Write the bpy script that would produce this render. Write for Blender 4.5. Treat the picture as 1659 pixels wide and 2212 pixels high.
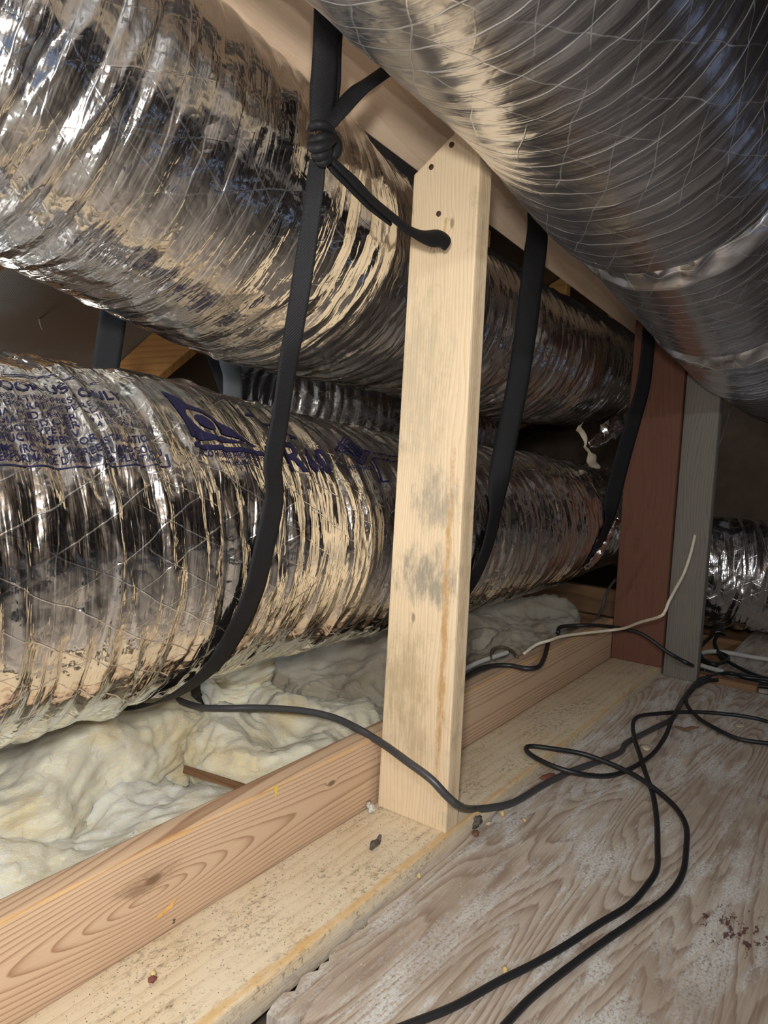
import bpy, bmesh, math
import numpy as np
from mathutils import Matrix, Vector

for _o in list(bpy.data.objects):
    bpy.data.objects.remove(_o)
S = bpy.context.scene
COL = S.collection
D2R = math.pi / 180

# ------------------------------------------------------------------ camera
W, H, F = 1659, 2212, 1560.0
YAW, PITCH, ROLL = 36.23 * D2R, 5.31 * D2R, -2.511 * D2R
EYE = np.array([0.0, 0.0, 0.6])
FW = np.array([math.cos(YAW) * math.cos(PITCH), math.sin(YAW) * math.cos(PITCH), -math.sin(PITCH)])
_r = np.array([math.sin(YAW), -math.cos(YAW), 0.0])
_u = np.cross(_r, FW)
RT = math.cos(ROLL) * _r - math.sin(ROLL) * _u
UP = math.sin(ROLL) * _r + math.cos(ROLL) * _u
cd = bpy.data.cameras.new('camera')
cam = bpy.data.objects.new('camera', cd)
COL.objects.link(cam)
M = Matrix.Identity(4)
for i in range(3):
    M[i][0], M[i][1], M[i][2], M[i][3] = RT[i], UP[i], -FW[i], EYE[i]
cam.matrix_world = M
cd.sensor_fit = 'VERTICAL'
cd.sensor_height = 36.0
cd.lens = F / H * 36.0
cd.clip_start = 0.01
S.camera = cam

# ------------------------------------------------------------------ world, lights, exposure
wd = bpy.data.worlds.new('attic_air')
S.world = wd
wd.use_nodes = True
wd.node_tree.nodes['Background'].inputs[0].default_value = (0.55, 0.68, 1.0, 1)
wd.node_tree.nodes['Background'].inputs[1].default_value = 0.24


def lamp(name, kind, loc, power, color, size, aim=None):
    ld = bpy.data.lights.new(name, kind)
    ld.energy = power
    ld.color = color
    if kind == 'AREA':
        ld.size = size
    else:
        ld.shadow_soft_size = size
    o = bpy.data.objects.new(name, ld)
    o.location = loc
    if aim is not None:
        o.rotation_euler = (Vector(aim) - Vector(loc)).to_track_quat('-Z', 'Y').to_euler()
    COL.objects.link(o)
    return o


_h = lamp('headlamp', 'SPOT', (-0.14, -0.04, 0.70), 52, (1.0, 0.965, 0.91), 0.03, (0.62, 0.85, 0.52))
_h.data.spot_size = math.radians(112)
_h.data.spot_blend = 1.0
lamp('camera_fill', 'POINT', tuple(EYE + RT * .02 + UP * .035 - FW * .01), 7, (1.0, 0.96, 0.90), 0.006)  # fill light added beside the camera to brighten the beam and duct undersides
lamp('rear_fill', 'POINT', (-0.8, -1.5, 1.35), 58, (0.90, 0.95, 1.0), 0.05)  # unseen light added behind the camera to brighten what the foil mirrors
lamp('upper_duct_fill', 'AREA', (0.10, 1.22, 1.33), 20, (0.86, 0.93, 1.0), 0.2, (0.40, 0.80, 1.1))  # unseen area light added to whiten the top of the upper duct
lamp('roof_gap_fill', 'AREA', (0.9, 3.0, 0.12), 3.5, (1.0, 0.93, 0.82), 0.3, (1.0, 1.6, 0.9))  # unseen area light added to brighten deck and rafters in the duct gap
S.view_settings.view_transform = 'Standard'
S.view_settings.look = 'None'
S.view_settings.gamma = 1
S.view_settings.use_curve_mapping = False
S.view_settings.exposure = 0.0


# ------------------------------------------------------------------ measuring helpers: points on known planes
def ray(x, y):
    return FW + RT * ((x - W / 2) / F) - UP * ((y - H / 2) / F)


def on_z(x, y, z):
    d = ray(x, y)
    return EYE + d * ((z - EYE[2]) / d[2])


def on_y(x, y, yy):
    d = ray(x, y)
    return EYE + d * (yy / d[1])


def on_x(x, y, xx):
    d = ray(x, y)
    return EYE + d * (xx / d[0])


# ------------------------------------------------------------------ noise
def _hash(xi, yi, zi, s):
    h = (xi * 374761393 + yi * 668265263 + zi * 2147483647 + s * 974634777) & 0xffffffff
    h = ((h ^ (h >> 13)) * 1274126177) & 0xffffffff
    h = ((h ^ (h >> 16)) * 2246822519) & 0xffffffff
    return (h ^ (h >> 15)) & 0xffffffff


def pn(x, y, s=0):
    x = np.asarray(x, float); y = np.asarray(y, float)
    xi = np.floor(x).astype(np.int64); yi = np.floor(y).astype(np.int64)
    fx = x - xi; fy = y - yi
    u = fx * fx * fx * (fx * (fx * 6 - 15) + 10); v = fy * fy * fy * (fy * (fy * 6 - 15) + 10)

    def g(i, j):
        a = _hash(xi + i, yi + j, np.int64(0), s) * (2 * math.pi / 4294967296.0)
        return np.cos(a) * (fx - i) + np.sin(a) * (fy - j)
    a = g(0, 0) * (1 - u) + g(1, 0) * u
    b = g(0, 1) * (1 - u) + g(1, 1) * u
    return (a * (1 - v) + b * v) * 1.5


def pn3(P, s=0):
    x, y, z = P[:, 0], P[:, 1], P[:, 2]
    xi = np.floor(x).astype(np.int64); yi = np.floor(y).astype(np.int64); zi = np.floor(z).astype(np.int64)
    fx, fy, fz = x - xi, y - yi, z - zi
    q = lambda t: t * t * t * (t * (t * 6 - 15) + 10)
    u, v, w = q(fx), q(fy), q(fz)
    out = 0
    for i in (0, 1):
        for j in (0, 1):
            for k in (0, 1):
                h = _hash(xi + i, yi + j, zi + k, s)
                a = h * (2 * math.pi / 4294967296.0); c = ((h * 7919) & 0xffff) / 32768.0 - 1
                sn = np.sqrt(1 - c * c)
                g = np.cos(a) * sn * (fx - i) + np.sin(a) * sn * (fy - j) + c * (fz - k)
                out = out + g * (u if i else 1 - u) * (v if j else 1 - v) * (w if k else 1 - w)
    return out * 1.5


def tri(x, y, s=0):
    """flat facets: values on a lattice joined by plane triangles"""
    x = np.asarray(x, float); y = np.asarray(y, float)
    xi = np.floor(x).astype(np.int64); yi = np.floor(y).astype(np.int64)
    fx = x - xi; fy = y - yi
    g = lambda i, j: _hash(xi + i, yi + j, np.int64(7), s) / 2147483648.0 - 1
    a, b, c, d = g(0, 0), g(1, 0), g(0, 1), g(1, 1)
    A = np.where(fx > fy, a + (b - a) * fx + (d - b) * fy, a + (d - c) * fx + (c - a) * fy)
    gx = 1 - fx
    B = np.where(gx > fy, b + (a - b) * gx + (c - a) * fy, b + (c - d) * gx + (d - b) * fy)
    return np.where((_hash(xi, yi, np.int64(3), s) & 1) == 0, A, B)


def fbm3(P, s, n=4, gain=.5):
    o = 0; a = 1
    for k in range(n):
        o = o + a * pn3(P * 2 ** k, s + k); a *= gain
    return o


# ------------------------------------------------------------------ mesh helpers
def mesh(name, V, Fc, mat, parent=None, smooth=False, uv=None, label=None, cat=None, group=None, kind=None):
    V = np.asarray(V, float)
    if parent is None:
        base = np.array([(V[:, 0].min() + V[:, 0].max()) / 2, (V[:, 1].min() + V[:, 1].max()) / 2, V[:, 2].min()])
    else:
        base = np.array(parent['_w'])
    me = bpy.data.meshes.new(name)
    Fa = np.asarray(Fc) if not isinstance(Fc, list) or (len(Fc) and len(set(len(f) for f in Fc)) == 1) else None
    if Fa is not None and Fa.ndim == 2:
        n, k = Fa.shape
        me.vertices.add(len(V)); me.vertices.foreach_set('co', (V - base).astype(np.float32).ravel())
        me.loops.add(n * k); me.loops.foreach_set('vertex_index', Fa.astype(np.int32).ravel())
        me.polygons.add(n)
        me.polygons.foreach_set('loop_start', np.arange(0, n * k, k, dtype=np.int32))
        if uv is not None:
            ul = me.uv_layers.new(name='UVMap')
            ul.data.foreach_set('uv', np.asarray(uv, np.float32)[Fa.ravel()].ravel())
        me.update(calc_edges=True)
        me.validate()
    else:
        me.from_pydata([tuple(v) for v in (V - base)], [], [list(f) for f in Fc])
    if smooth:
        me.polygons.foreach_set('use_smooth', np.ones(len(me.polygons), bool))
    me.materials.append(mat)
    o = bpy.data.objects.new(name, me)
    COL.objects.link(o)
    if parent is None:
        o.location = base
        o['_w'] = [float(c) for c in base]
    else:
        o.parent = parent
        o['_w'] = [float(c) for c in base]
    tag(o, label, cat, group, kind)
    return o


def tag(o, label=None, cat=None, group=None, kind=None):
    if label: o['label'] = label
    if cat: o['category'] = cat
    if group: o['group'] = group
    if kind: o['kind'] = kind
    return o


def empty(name, loc, label=None, cat=None, group=None, kind=None):
    o = bpy.data.objects.new(name, None)
    o.empty_display_size = .05
    o.location = loc
    o['_w'] = [float(c) for c in loc]
    COL.objects.link(o)
    return tag(o, label, cat, group, kind)


def bevelled(V, Fc, off, seg=2):
    bm = bmesh.new()
    vs = [bm.verts.new(tuple(v)) for v in V]
    for f in Fc:
        bm.faces.new([vs[i] for i in f])
    bmesh.ops.recalc_face_normals(bm, faces=bm.faces)
    if off > 0:
        bmesh.ops.bevel(bm, geom=list(bm.edges), offset=off, segments=seg, affect='EDGES', profile=.6)
    bm.verts.index_update()
    Vo = np.array([v.co[:] for v in bm.verts]); Fo = [[v.index for v in f.verts] for f in bm.faces]
    bm.free()
    return Vo, Fo


BOXF = [(0, 3, 2, 1), (4, 5, 6, 7), (0, 1, 5, 4), (1, 2, 6, 5), (2, 3, 7, 6), (3, 0, 4, 7)]


def boxv(x0, x1, y0, y1, z0, z1):
    return np.array([(x0, y0, z0), (x1, y0, z0), (x1, y1, z0), (x0, y1, z0),
                     (x0, y0, z1), (x1, y0, z1), (x1, y1, z1), (x0, y1, z1)], float)


def catmull(P, n):
    P = np.asarray(P, float)
    Q = np.vstack([2 * P[0] - P[1], P, 2 * P[-1] - P[-2]])
    seg = len(P) - 1
    t = np.linspace(0, seg, n); i = np.minimum(t.astype(int), seg - 1); f = (t - i)[:, None]
    a, b, c, d = Q[i], Q[i + 1], Q[i + 2], Q[i + 3]
    return .5 * (2 * b + (c - a) * f + (2 * a - 5 * b + 4 * c - d) * f * f + (3 * b - a - 3 * c + d) * f ** 3)


def unit(v):
    return v / np.maximum(np.linalg.norm(v, axis=-1, keepdims=True), 1e-9)


def tube_geo(P, r, n=None, sides=10, flat=1.0, updir=None):
    P = np.asarray(P, float)
    n = n or max(12, len(P) * 8)
    C = catmull(P, n)
    rr = np.interp(np.linspace(0, 1, n), np.linspace(0, 1, len(np.atleast_1d(r))), np.atleast_1d(r))
    T = unit(np.gradient(C, axis=0))
    N = np.zeros_like(T)
    u = np.array(updir if updir is not None else (0, 0, 1.0))
    if abs(T[0] @ u) > .95: u = np.array((0, 1.0, 0.1))
    N[0] = unit(u - T[0] * (u @ T[0]))
    for i in range(1, n):
        v = N[i - 1] - T[i] * (N[i - 1] @ T[i]); N[i] = unit(v)
    B = np.cross(T, N)
    th = np.arange(sides) * 2 * math.pi / sides
    V = C[:, None] + rr[:, None, None] * (N[:, None] * np.cos(th)[None, :, None] * flat + B[:, None] * np.sin(th)[None, :, None])
    V = V.reshape(-1, 3)
    i, j = np.meshgrid(np.arange(n - 1), np.arange(sides), indexing='ij')
    a = i * sides + j; b = i * sides + (j + 1) % sides
    Fq = np.stack([a, b, b + sides, a + sides], -1).reshape(-1, 4).tolist()
    L = np.r_[0, np.cumsum(np.linalg.norm(np.diff(C, axis=0), axis=1))]
    uv = np.stack([np.repeat(L, sides), np.tile(th * np.mean(rr), n)], 1)
    k = len(V)
    V = np.vstack([V, C[0], C[-1]]); uv = np.vstack([uv, uv[0], uv[-1]])
    for j in range(sides):
        Fq.append([k, (j + 1) % sides, j, k])
        Fq.append([k + 1, (n - 1) * sides + j, (n - 1) * sides + (j + 1) % sides, k + 1])
    F3 = [f[:3] if f[0] == f[3] else f for f in Fq]
    return V, F3, uv


def tube(name, P, r, mat, parent=None, **kw):
    geo = {k: kw.pop(k) for k in ('n', 'sides', 'flat', 'updir') if k in kw}
    V, Fc, uv = tube_geo(P, r, **geo)
    return mesh(name, V, Fc, mat, parent, smooth=True, **kw)


def ribbon(name, P, width, normals, mat, parent=None, thick=.0016, n=None, cup=0.0, **kw):
    """a flat webbing band along P with its face turned along the given normals"""
    P = np.asarray(P, float)
    n = n or len(P) * 10
    C = catmull(P, n)
    k = np.linspace(0, 1, n); kk = np.linspace(0, 1, len(P))
    NN = np.asarray(normals, float)
    if NN.ndim == 1: NN = np.repeat(NN[None], len(P), 0)
    N = np.stack([np.interp(k, kk, NN[:, i]) for i in range(3)], 1)
    wd_ = np.interp(k, np.linspace(0, 1, len(np.atleast_1d(width))), np.atleast_1d(width))
    T = unit(np.gradient(C, axis=0))
    N = unit(N - T * (N * T).sum(1)[:, None])
    B = np.cross(T, N)
    m = 7
    a = np.linspace(-.5, .5, m)
    prof = cup * (1 - (2 * a) ** 2)
    top = C[:, None] + B[:, None] * (a[None, :, None] * wd_[:, None, None]) + N[:, None] * (prof[None, :, None] * wd_[:, None, None] + thick / 2)
    bot = top - N[:, None] * thick
    ring = np.concatenate([top, bot[:, ::-1]], 1)
    s = 2 * m
    V = ring.reshape(-1, 3)
    L = np.r_[0, np.cumsum(np.linalg.norm(np.diff(C, axis=0), axis=1))]
    au = np.r_[a, a[::-1]]
    uv = np.stack([np.repeat(L, s), (au[None] * wd_[:, None]).ravel()], 1)
    i, j = np.meshgrid(np.arange(n - 1), np.arange(s), indexing='ij')
    p = i * s + j; q = i * s + (j + 1) % s
    Fq = np.stack([p, q, q + s, p + s], -1).reshape(-1, 4)
    caps = []
    for e in (0, (n - 1) * s):
        for j in range(m - 1):
            caps.append((e + j, e + j + 1, e + s - 2 - j, e + s - 1 - j))
    Fq = np.vstack([Fq, np.array(caps)])
    return mesh(name, V, Fq, mat, parent, smooth=True, uv=uv, **kw)


# ------------------------------------------------------------------ node helpers
class X:
    """tiny arithmetic wrapper round shader sockets"""
    def __init__(s, nt, sock): s.nt, s.s = nt, sock

    def _op(s, op, *o):
        n = s.nt.nodes.new('ShaderNodeMath'); n.operation = op
        for i, v in enumerate((s,) + o):
            if isinstance(v, X): s.nt.links.new(v.s, n.inputs[i])
            else: n.inputs[i].default_value = v
        return X(s.nt, n.outputs[0])

    def __add__(s, o): return s._op('ADD', o)
    def __sub__(s, o): return s._op('SUBTRACT', o)
    def __mul__(s, o): return s._op('MULTIPLY', o)
    def __truediv__(s, o): return s._op('DIVIDE', o)
    __radd__ = __add__
    __rmul__ = __mul__
    def rsub(s, o): return (s * -1.0) + o
    def fract(s): return s._op('FRACT')
    def abs(s): return s._op('ABSOLUTE')
    def sqrt(s): return s._op('SQRT')
    def pow(s, p): return s._op('POWER', p)
    def exp(s): return s._op('EXPONENT')
    def sin(s): return s._op('SINE')
    def gt(s, p): return s._op('GREATER_THAN', p)
    def min(s, p): return s._op('MINIMUM', p)
    def max(s, p): return s._op('MAXIMUM', p)

    def ss(s, a, b):
        n = s.nt.nodes.new('ShaderNodeMapRange'); n.interpolation_type = 'SMOOTHSTEP'
        s.nt.links.new(s.s, n.inputs[0]); n.inputs[1].default_value = a; n.inputs[2].default_value = b
        return X(s.nt, n.outputs[0])


class Mat:
    def __init__(m, name, rough=.7, metal=0.0, color=(.5, .5, .5), spec=.5):
        m.mat = bpy.data.materials.new(name); m.mat.use_nodes = True
        m.nt = m.mat.node_tree
        m.b = m.nt.nodes['Principled BSDF']
        m.b.inputs['Roughness'].default_value = rough
        m.b.inputs['Metallic'].default_value = metal
        m.b.inputs['Base Color'].default_value = (*color, 1)
        m.b.inputs['Specular IOR Level'].default_value = spec

    def pos(m):
        g = m.nt.nodes.new('ShaderNodeNewGeometry'); return g.outputs['Position']

    def uv(m):
        g = m.nt.nodes.new('ShaderNodeTexCoord'); return g.outputs['UV']

    def sep(m, v):
        n = m.nt.nodes.new('ShaderNodeSeparateXYZ'); m.nt.links.new(v, n.inputs[0])
        return [X(m.nt, o) for o in n.outputs]

    def scale(m, v, sc, off=(0, 0, 0)):
        n = m.nt.nodes.new('ShaderNodeMapping'); m.nt.links.new(v, n.inputs[0])
        n.inputs['Scale'].default_value = sc; n.inputs['Location'].default_value = off
        return n.outputs[0]

    def noise(m, v, scale=1.0, detail=3, rough=.55, dist=0.0, kind='FBM', d='3D'):
        n = m.nt.nodes.new('ShaderNodeTexNoise'); n.noise_dimensions = d; n.noise_type = kind
        m.nt.links.new(v, n.inputs['Vector'])
        n.inputs['Scale'].default_value = scale; n.inputs['Detail'].default_value = detail
        n.inputs['Roughness'].default_value = rough; n.inputs['Distortion'].default_value = dist
        return X(m.nt, n.outputs[0])

    def voro(m, v, scale, feat='F1', rnd=1.0):
        n = m.nt.nodes.new('ShaderNodeTexVoronoi'); n.feature = feat
        m.nt.links.new(v, n.inputs['Vector']); n.inputs['Scale'].default_value = scale
        n.inputs['Randomness'].default_value = rnd
        return X(m.nt, n.outputs['Distance'])

    def mix(m, f, a, b):
        n = m.nt.nodes.new('ShaderNodeMix'); n.data_type = 'RGBA'
        if isinstance(f, X): m.nt.links.new(f.s, n.inputs[0])
        else: n.inputs[0].default_value = f
        for v, i in ((a, 6), (b, 7)):
            if isinstance(v, tuple): n.inputs[i].default_value = (*v, 1)
            else: m.nt.links.new(v, n.inputs[i])
        return n.outputs[2]

    def color(m, c): m.nt.links.new(c, m.b.inputs['Base Color'])
    def rough(m, x): m.nt.links.new(x.s, m.b.inputs['Roughness'])

    def bump(m, x, strength=.5, dist=.002, prev=None):
        n = m.nt.nodes.new('ShaderNodeBump'); n.inputs['Strength'].default_value = strength
        n.inputs['Distance'].default_value = dist
        m.nt.links.new(x.s, n.inputs['Height'])
        if prev is not None: m.nt.links.new(prev, n.inputs['Normal'])
        m.nt.links.new(n.outputs[0], m.b.inputs['Normal'])
        return n.outputs[0]


AX = {'x': 0, 'y': 1, 'z': 2}


def wood(name, light, dark, axis='x', pith=(0, 0), freq=150, eyes=(), tilt=0.0, x0=0.0, warp=.02, contrast=1.0,
         dirt=(.25, .2, .15), dirt_amt=.35, dust=None, dust_amt=0.0, knots=(), rough=.75, fibre=1.0, stain=None, rpow=3.0, lim=9.0):
    """lumber: growth rings cut by the board's faces, long fibres, knots and dirt"""
    m = Mat(name, rough, spec=.25)
    p = m.pos(); c = m.sep(p)
    a = AX[axis]; o = [i for i in range(3) if i != a]
    st = [9.0, 9.0, 9.0]; st[a] = 1.6
    w = (m.noise(m.scale(p, tuple(st)), 1.0, 2) - .5) * warp
    st2 = [60.0, 60.0, 60.0]; st2[a] = 7
    w2 = (m.noise(m.scale(p, tuple(st2)), 1.0, 2) - .5) * (warp * .14)
    du = c[o[0]] - pith[0] - ((c[a] - x0) * (tilt / lim))._op('TANH') * lim
    dv = c[o[1]] - pith[1]
    r = (du * du + dv * dv).sqrt() + w + w2
    kd = None
    for (kx, ky, kz, kr) in knots:
        kk = [kx, ky, kz]; sc = [1.0, 1.0, 1.0]; sc[a] = .45
        e = 0
        dd = [(c[i] - kk[i]) * sc[i] for i in range(3)]
        d2 = dd[0] * dd[0] + dd[1] * dd[1] + dd[2] * dd[2]
        g = (d2 * (-1.0 / (kr * kr))).exp()
        r = r + g * (kr * .9)
        kd = g if kd is None else kd.max(g)
    f = (r * freq).fract()
    ring = f.pow(rpow) * (f.ss(.90, 1.0).rsub(1.0))
    fs = [420.0, 420.0, 420.0]; fs[a] = 9
    fib = m.noise(m.scale(p, tuple(fs)), 1.0, 2)
    big = m.noise(m.scale(p, (4, 4, 4)), 1.0, 3)
    t = ((ring * 1.5 * contrast) + (fib - .5) * (.5 * fibre) + (big - .5) * .5).max(0.0).min(1.0)
    col = m.mix(t, light, dark)
    if kd is not None:
        col = m.mix(kd.ss(.45, .85) * .8, col, tuple(x * .45 for x in dark))
    sp = m.noise(m.scale(p, (14, 14, 14), (3, 1, 2)), 1.0, 5, .7)
    col = m.mix(sp.ss(.56, .76) * dirt_amt, col, dirt)
    if dust:
        s2 = m.noise(m.scale(p, (160, 160, 160)), 1.0, 3, .7); s3 = m.noise(m.scale(p, (9, 9, 9), (5, 5, 5)), 1.0, 4, .6)
        col = m.mix(s3.ss(.35, .6) * dust_amt, col, dust)
        s4 = m.noise(m.scale(p, (70, 110, 110), (2, 8, 1)), 1.0, 5, .75); s5 = m.noise(m.scale(p, (7, 12, 12), (1, 4, 9)), 1.0, 3, .6)
        col = m.mix(s4.ss(.50, .62) * s5.ss(.42, .62) * .75, col, dirt)
        col = m.mix(s2.ss(.56, .68) * s5.ss(.36, .55) * .7, col, tuple(q * .6 for q in dirt))
    if stain:
        for (sx, sy, sz, rx, ry, rz, sc_, amt) in stain:
            d = ((c[0] - sx) / rx).pow(2.0) + ((c[1] - sy) / ry).pow(2.0) + ((c[2] - sz) / rz).pow(2.0)
            n_ = m.noise(m.scale(p, tuple(22.0 if q == a else 70.0 for q in range(3)), (sx * 50, sz * 90, 0)), 1.0, 5, .75)
            col = m.mix((d + (n_ - .5) * 4.5).ss(1.2, -.4) * amt, col, sc_)
    m.color(col)
    m.bump(ring * .5 + fib, .35, .0012)
    return m.mat


# ------------------------------------------------------------------ materials
def foil(name, tint=(.83, .82, .79), base_rough=.17, thread=.042, fine=1.0, ringline=.5, net=1.0, thr=.08):
    m = Mat(name, base_rough, 1.0, tint)
    uv = m.uv(); u, v, _ = m.sep(uv)
    wob = (m.noise(m.scale(uv, (9, 9, 1)), 1.0, 2) - .5) * .03
    A = ((u * .55 + v + wob) / thread).fract() - .5
    B = ((u * .55 - v + wob) / thread).fract() - .5
    fade = m.noise(m.scale(uv, (6, 6, 1), (8, 2, 0)), 1.0, 2).ss(.36, .62)
    fade2 = m.noise(m.scale(uv, (6, 6, 1), (1, 5, 0)), 1.0, 2).ss(.36, .62)
    th = (A.abs().ss(.026, .0) * fade).max(B.abs().ss(.026, .0) * fade2) * net
    C_ = ((u + wob * .9) / (thread * .62)).fract() - .5
    lc = C_.abs().ss(.045, .0)
    th = th.max(lc * ringline)
    n1 = (m.noise(m.scale(uv, (110, 10, 1)), 1.0, 2, .5) - .5).abs()
    n2 = (m.noise(m.scale(uv, (45, 34, 1), (3, 7, 0)), 1.0, 2, .5) - .5).abs()
    n3 = m.noise(m.scale(uv, (300, 200, 1), (1, 2, 0)), 1.0, 2, .5)
    b1 = m.bump(n1 * 1.0 + n2 * 1.1 + n3 * .07, .38 * fine, .006)
    m.bump(th, .45, .0009, b1)
    rn = m.noise(m.scale(uv, (9, 9, 1), (2, 3, 0)), 1.0, 3)
    m.rough((rn - .5) * .12 + th * .12 + base_rough)
    m.color(m.mix(th * (.2 + thr), tint, (.93, .90, .84)))
    m.nt.links.new((th * -thr + 1.0).s, m.b.inputs['Metallic'])
    return m.mat


def webbing(name, c1=(.006, .006, .007), c2=(.019, .019, .021), rough=.55):
    m = Mat(name, rough, 0, c1, .16)
    uv = m.uv(); u, v, _ = m.sep(uv)
    a = (u * 2 * math.pi / .0022).sin(); b = ((v * 2 * math.pi / .0030) + (u * 2 * math.pi / .0044)).sin()
    w = (a * b) * .5 + .5
    m.color(m.mix(w, c1, c2))
    m.bump(w, .6, .0006)
    return m.mat


def plain(name, color, rough=.6, metal=0.0, nsc=40, amt=.3, bump=.2, spec=.4):
    m = Mat(name, rough, metal, color, spec)
    p = m.pos()
    n = m.noise(p, nsc, 4, .6)
    m.color(m.mix(n.ss(.3, .75) * amt, color, tuple(c * .45 for c in color)))
    if bump: m.bump(n, bump, .002)
    return m.mat


def fibreglass(name, c1, c2, c3):
    m = Mat(name, .95, 0, c1, .1)
    p = m.pos()
    n = m.noise(m.scale(p, (7, 7, 14)), 1.0, 4, .6, .6)
    f = m.noise(m.scale(p, (60, 200, 330)), 1.0, 5, .7, 1.2)
    g = m.noise(m.scale(p, (220, 70, 300), (4, 4, 4)), 1.0, 5, .7, 1.2)
    c = m.mix(n.ss(.42, .68), c1, c2)
    c = m.mix(f.ss(.5, .7) * .7, c, c3)
    c = m.mix(g.ss(.58, .72) * .35, c, c2)
    m.color(c)
    lump = m.noise(m.scale(p, (28, 28, 45), (1, 1, 1)), 1.0, 4, .65, .8)
    b = m.bump(lump, .5, .011)
    m.bump(f + g, .8, .005, b)
    m.b.inputs['Subsurface Weight'].default_value = .6
    m.b.inputs['Subsurface Radius'].default_value = (1.0, .8, .45)
    m.b.inputs['Subsurface Scale'].default_value = .018
    m.b.inputs['Sheen Weight'].default_value = .3
    m.b.inputs['Sheen Roughness'].default_value = .6
    return m.mat


def plywood_mat(name):
    m = Mat(name, .82, spec=.2)
    p = m.pos(); c = m.sep(p)
    h = m.noise(m.scale(p, (.75, 5.5, 1), (.4, 1.7, 0)), 1.0, 2, .45, .3)
    h2 = m.noise(m.scale(p, (7, 60, 1)), 1.0, 3) * .03
    f = ((h + h2) * 34.0).fract()
    ring = f.pow(2.0) * f.ss(.85, 1.0).rsub(1.0)
    fib = m.noise(m.scale(p, (14, 330, 1)), 1.0, 3, .6)
    big = m.noise(m.scale(p, (3.2, 5, 1), (7, 3, 0)), 1.0, 4, .6)
    col = m.mix((ring * .85 + (fib - .45) * 1.1).max(0.0).min(1.0), (.53, .45, .37), (.21, .135, .095))
    pal = m.noise(m.scale(p, (5, 22, 1), (2, 9, 0)), 1.0, 6, .7)
    grit = m.noise(m.scale(p, (190, 260, 1)), 1.0, 3, .7)
    col = m.mix(pal.ss(.46, .60) * grit.ss(.36, .56) * .85, col, (.68, .69, .68))
    col = m.mix(big.ss(.5, .66) * .5, col, (.30, .22, .16))
    dr = m.noise(m.scale(p, (40, 90, 1), (1, 8, 0)), 1.0, 4, .75)
    col = m.mix(dr.ss(.66, .74) * .7, col, (.10, .075, .06))
    # dried red-brown spill
    d = ((c[0] - 1.03) / .075).pow(2.0) + ((c[1] - .125) / .075).pow(2.0)
    n_ = m.noise(m.scale(p, (38, 70, 1), (4, 4, 0)), 1.0, 4, .75)
    col = m.mix((d + (n_ - .5) * 7.0).ss(.05, -.5) * .9, col, (.085, .03, .028))
    m.color(col)
    m.bump(ring * -.6 + fib + grit * .5, .5, .0018)
    return m.mat


M_FOIL_A = foil('foil_upper_duct', (.88, .87, .85), .14, .060, 1.0, .6, .3)
M_FOIL_B = foil('foil_lower_duct', (.90, .885, .85), .13, .050, 1.0, .35, .8)
M_FOIL_C = foil('foil_near_duct', (.82, .84, .90), .25, .06, .5, .85, .5, .24)  # bluish tint puts lens haze into the foil colour
M_FOIL_D = foil('foil_far_duct', (.86, .87, .90), .2, .045)
M_WEB = webbing('black_webbing')
M_WEBG = webbing('grey_webbing', (.05, .055, .06), (.13, .14, .15))
M_INK = plain('blue_ink', (.007, .006, .034), .45, 0, 200, .2, 0)
M_POST = wood('post_pine', (.71, .57, .39), (.54, .38, .22), 'z', (1.25, .30), 230, warp=.05, contrast=.38, rpow=2.0,
              dirt=(.34, .28, .19), dirt_amt=.6, knots=((.935, .585, .93, .006), (.935, .62, .33, .006)),
              stain=((.935, .60, .40, .1, .07, .05, (.20, .19, .16), .75), (.935, .63, .22, .1, .05, .10, (.36, .28, .16), .6),
                     (.935, .59, .52, .1, .05, .05, (.22, .21, .18), .6), (.935, .562, .3, .1, .008, .30, (.42, .23, .07), .8),
                     (.935, .63, .70, .1, .06, .16, (.40, .34, .24), .5), (.935, .60, .12, .1, .03, .05, (.38, .28, .16), .5),
                     (.955, .5435, .5, .012, .008, .7, (.42, .27, .13), .5)))
M_BEAM = wood('beam_pine', (.74, .57, .42), (.55, .39, .26), 'x', (.2, .7), 60, warp=.02, contrast=.3, dirt=(.26, .18, .12), dirt_amt=.6)
M_STRONG = wood('strongback_fir', (.58, .41, .275), (.27, .135, .07), 'x', (.686, .056), 185, tilt=.20, x0=.50, lim=.038, warp=.007,
                contrast=.75, rpow=4.0, dirt=(.40, .32, .25), dirt_amt=.4, knots=((.505, .686, .074, .008), (.83, .686, .075, .006)),
                stain=((1.0, .686, .115, 50, .006, .005, (.62, .36, .10), .55), (.50, .686, .076, .05, .1, .014, (.20, .12, .07), .7)))
M_PLANK = wood('plank_dusty', (.68, .56, .39), (.48, .34, .20), 'x', (.4, -.30), 90, warp=.02, contrast=.5, dirt=(.24, .19, .13),
               dirt_amt=.6, dust=(.70, .61, .46), dust_amt=.6, stain=((1.0, .540, .0, 50, .009, .006, (.60, .36, .12), .7), (1.0, .536, -.03, 50, .01, .016, (.55, .50, .44), .6)))
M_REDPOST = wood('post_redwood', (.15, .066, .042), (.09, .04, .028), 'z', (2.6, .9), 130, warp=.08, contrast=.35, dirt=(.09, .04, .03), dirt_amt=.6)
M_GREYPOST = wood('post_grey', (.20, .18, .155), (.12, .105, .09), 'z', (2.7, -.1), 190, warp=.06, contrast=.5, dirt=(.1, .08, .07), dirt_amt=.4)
M_RAFTER = wood('rafter_fir', (.58, .30, .10), (.38, .16, .045), 'y', (1.2, .4), 60, contrast=.6, dirt=(.2, .09, .03), dirt_amt=.4)
M_JOIST = wood('joist_fir', (.26, .145, .075), (.16, .08, .04), 'y', (1.2, -.3), 100, contrast=.7)
M_PLY = plywood_mat('plywood_weathered')
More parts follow.
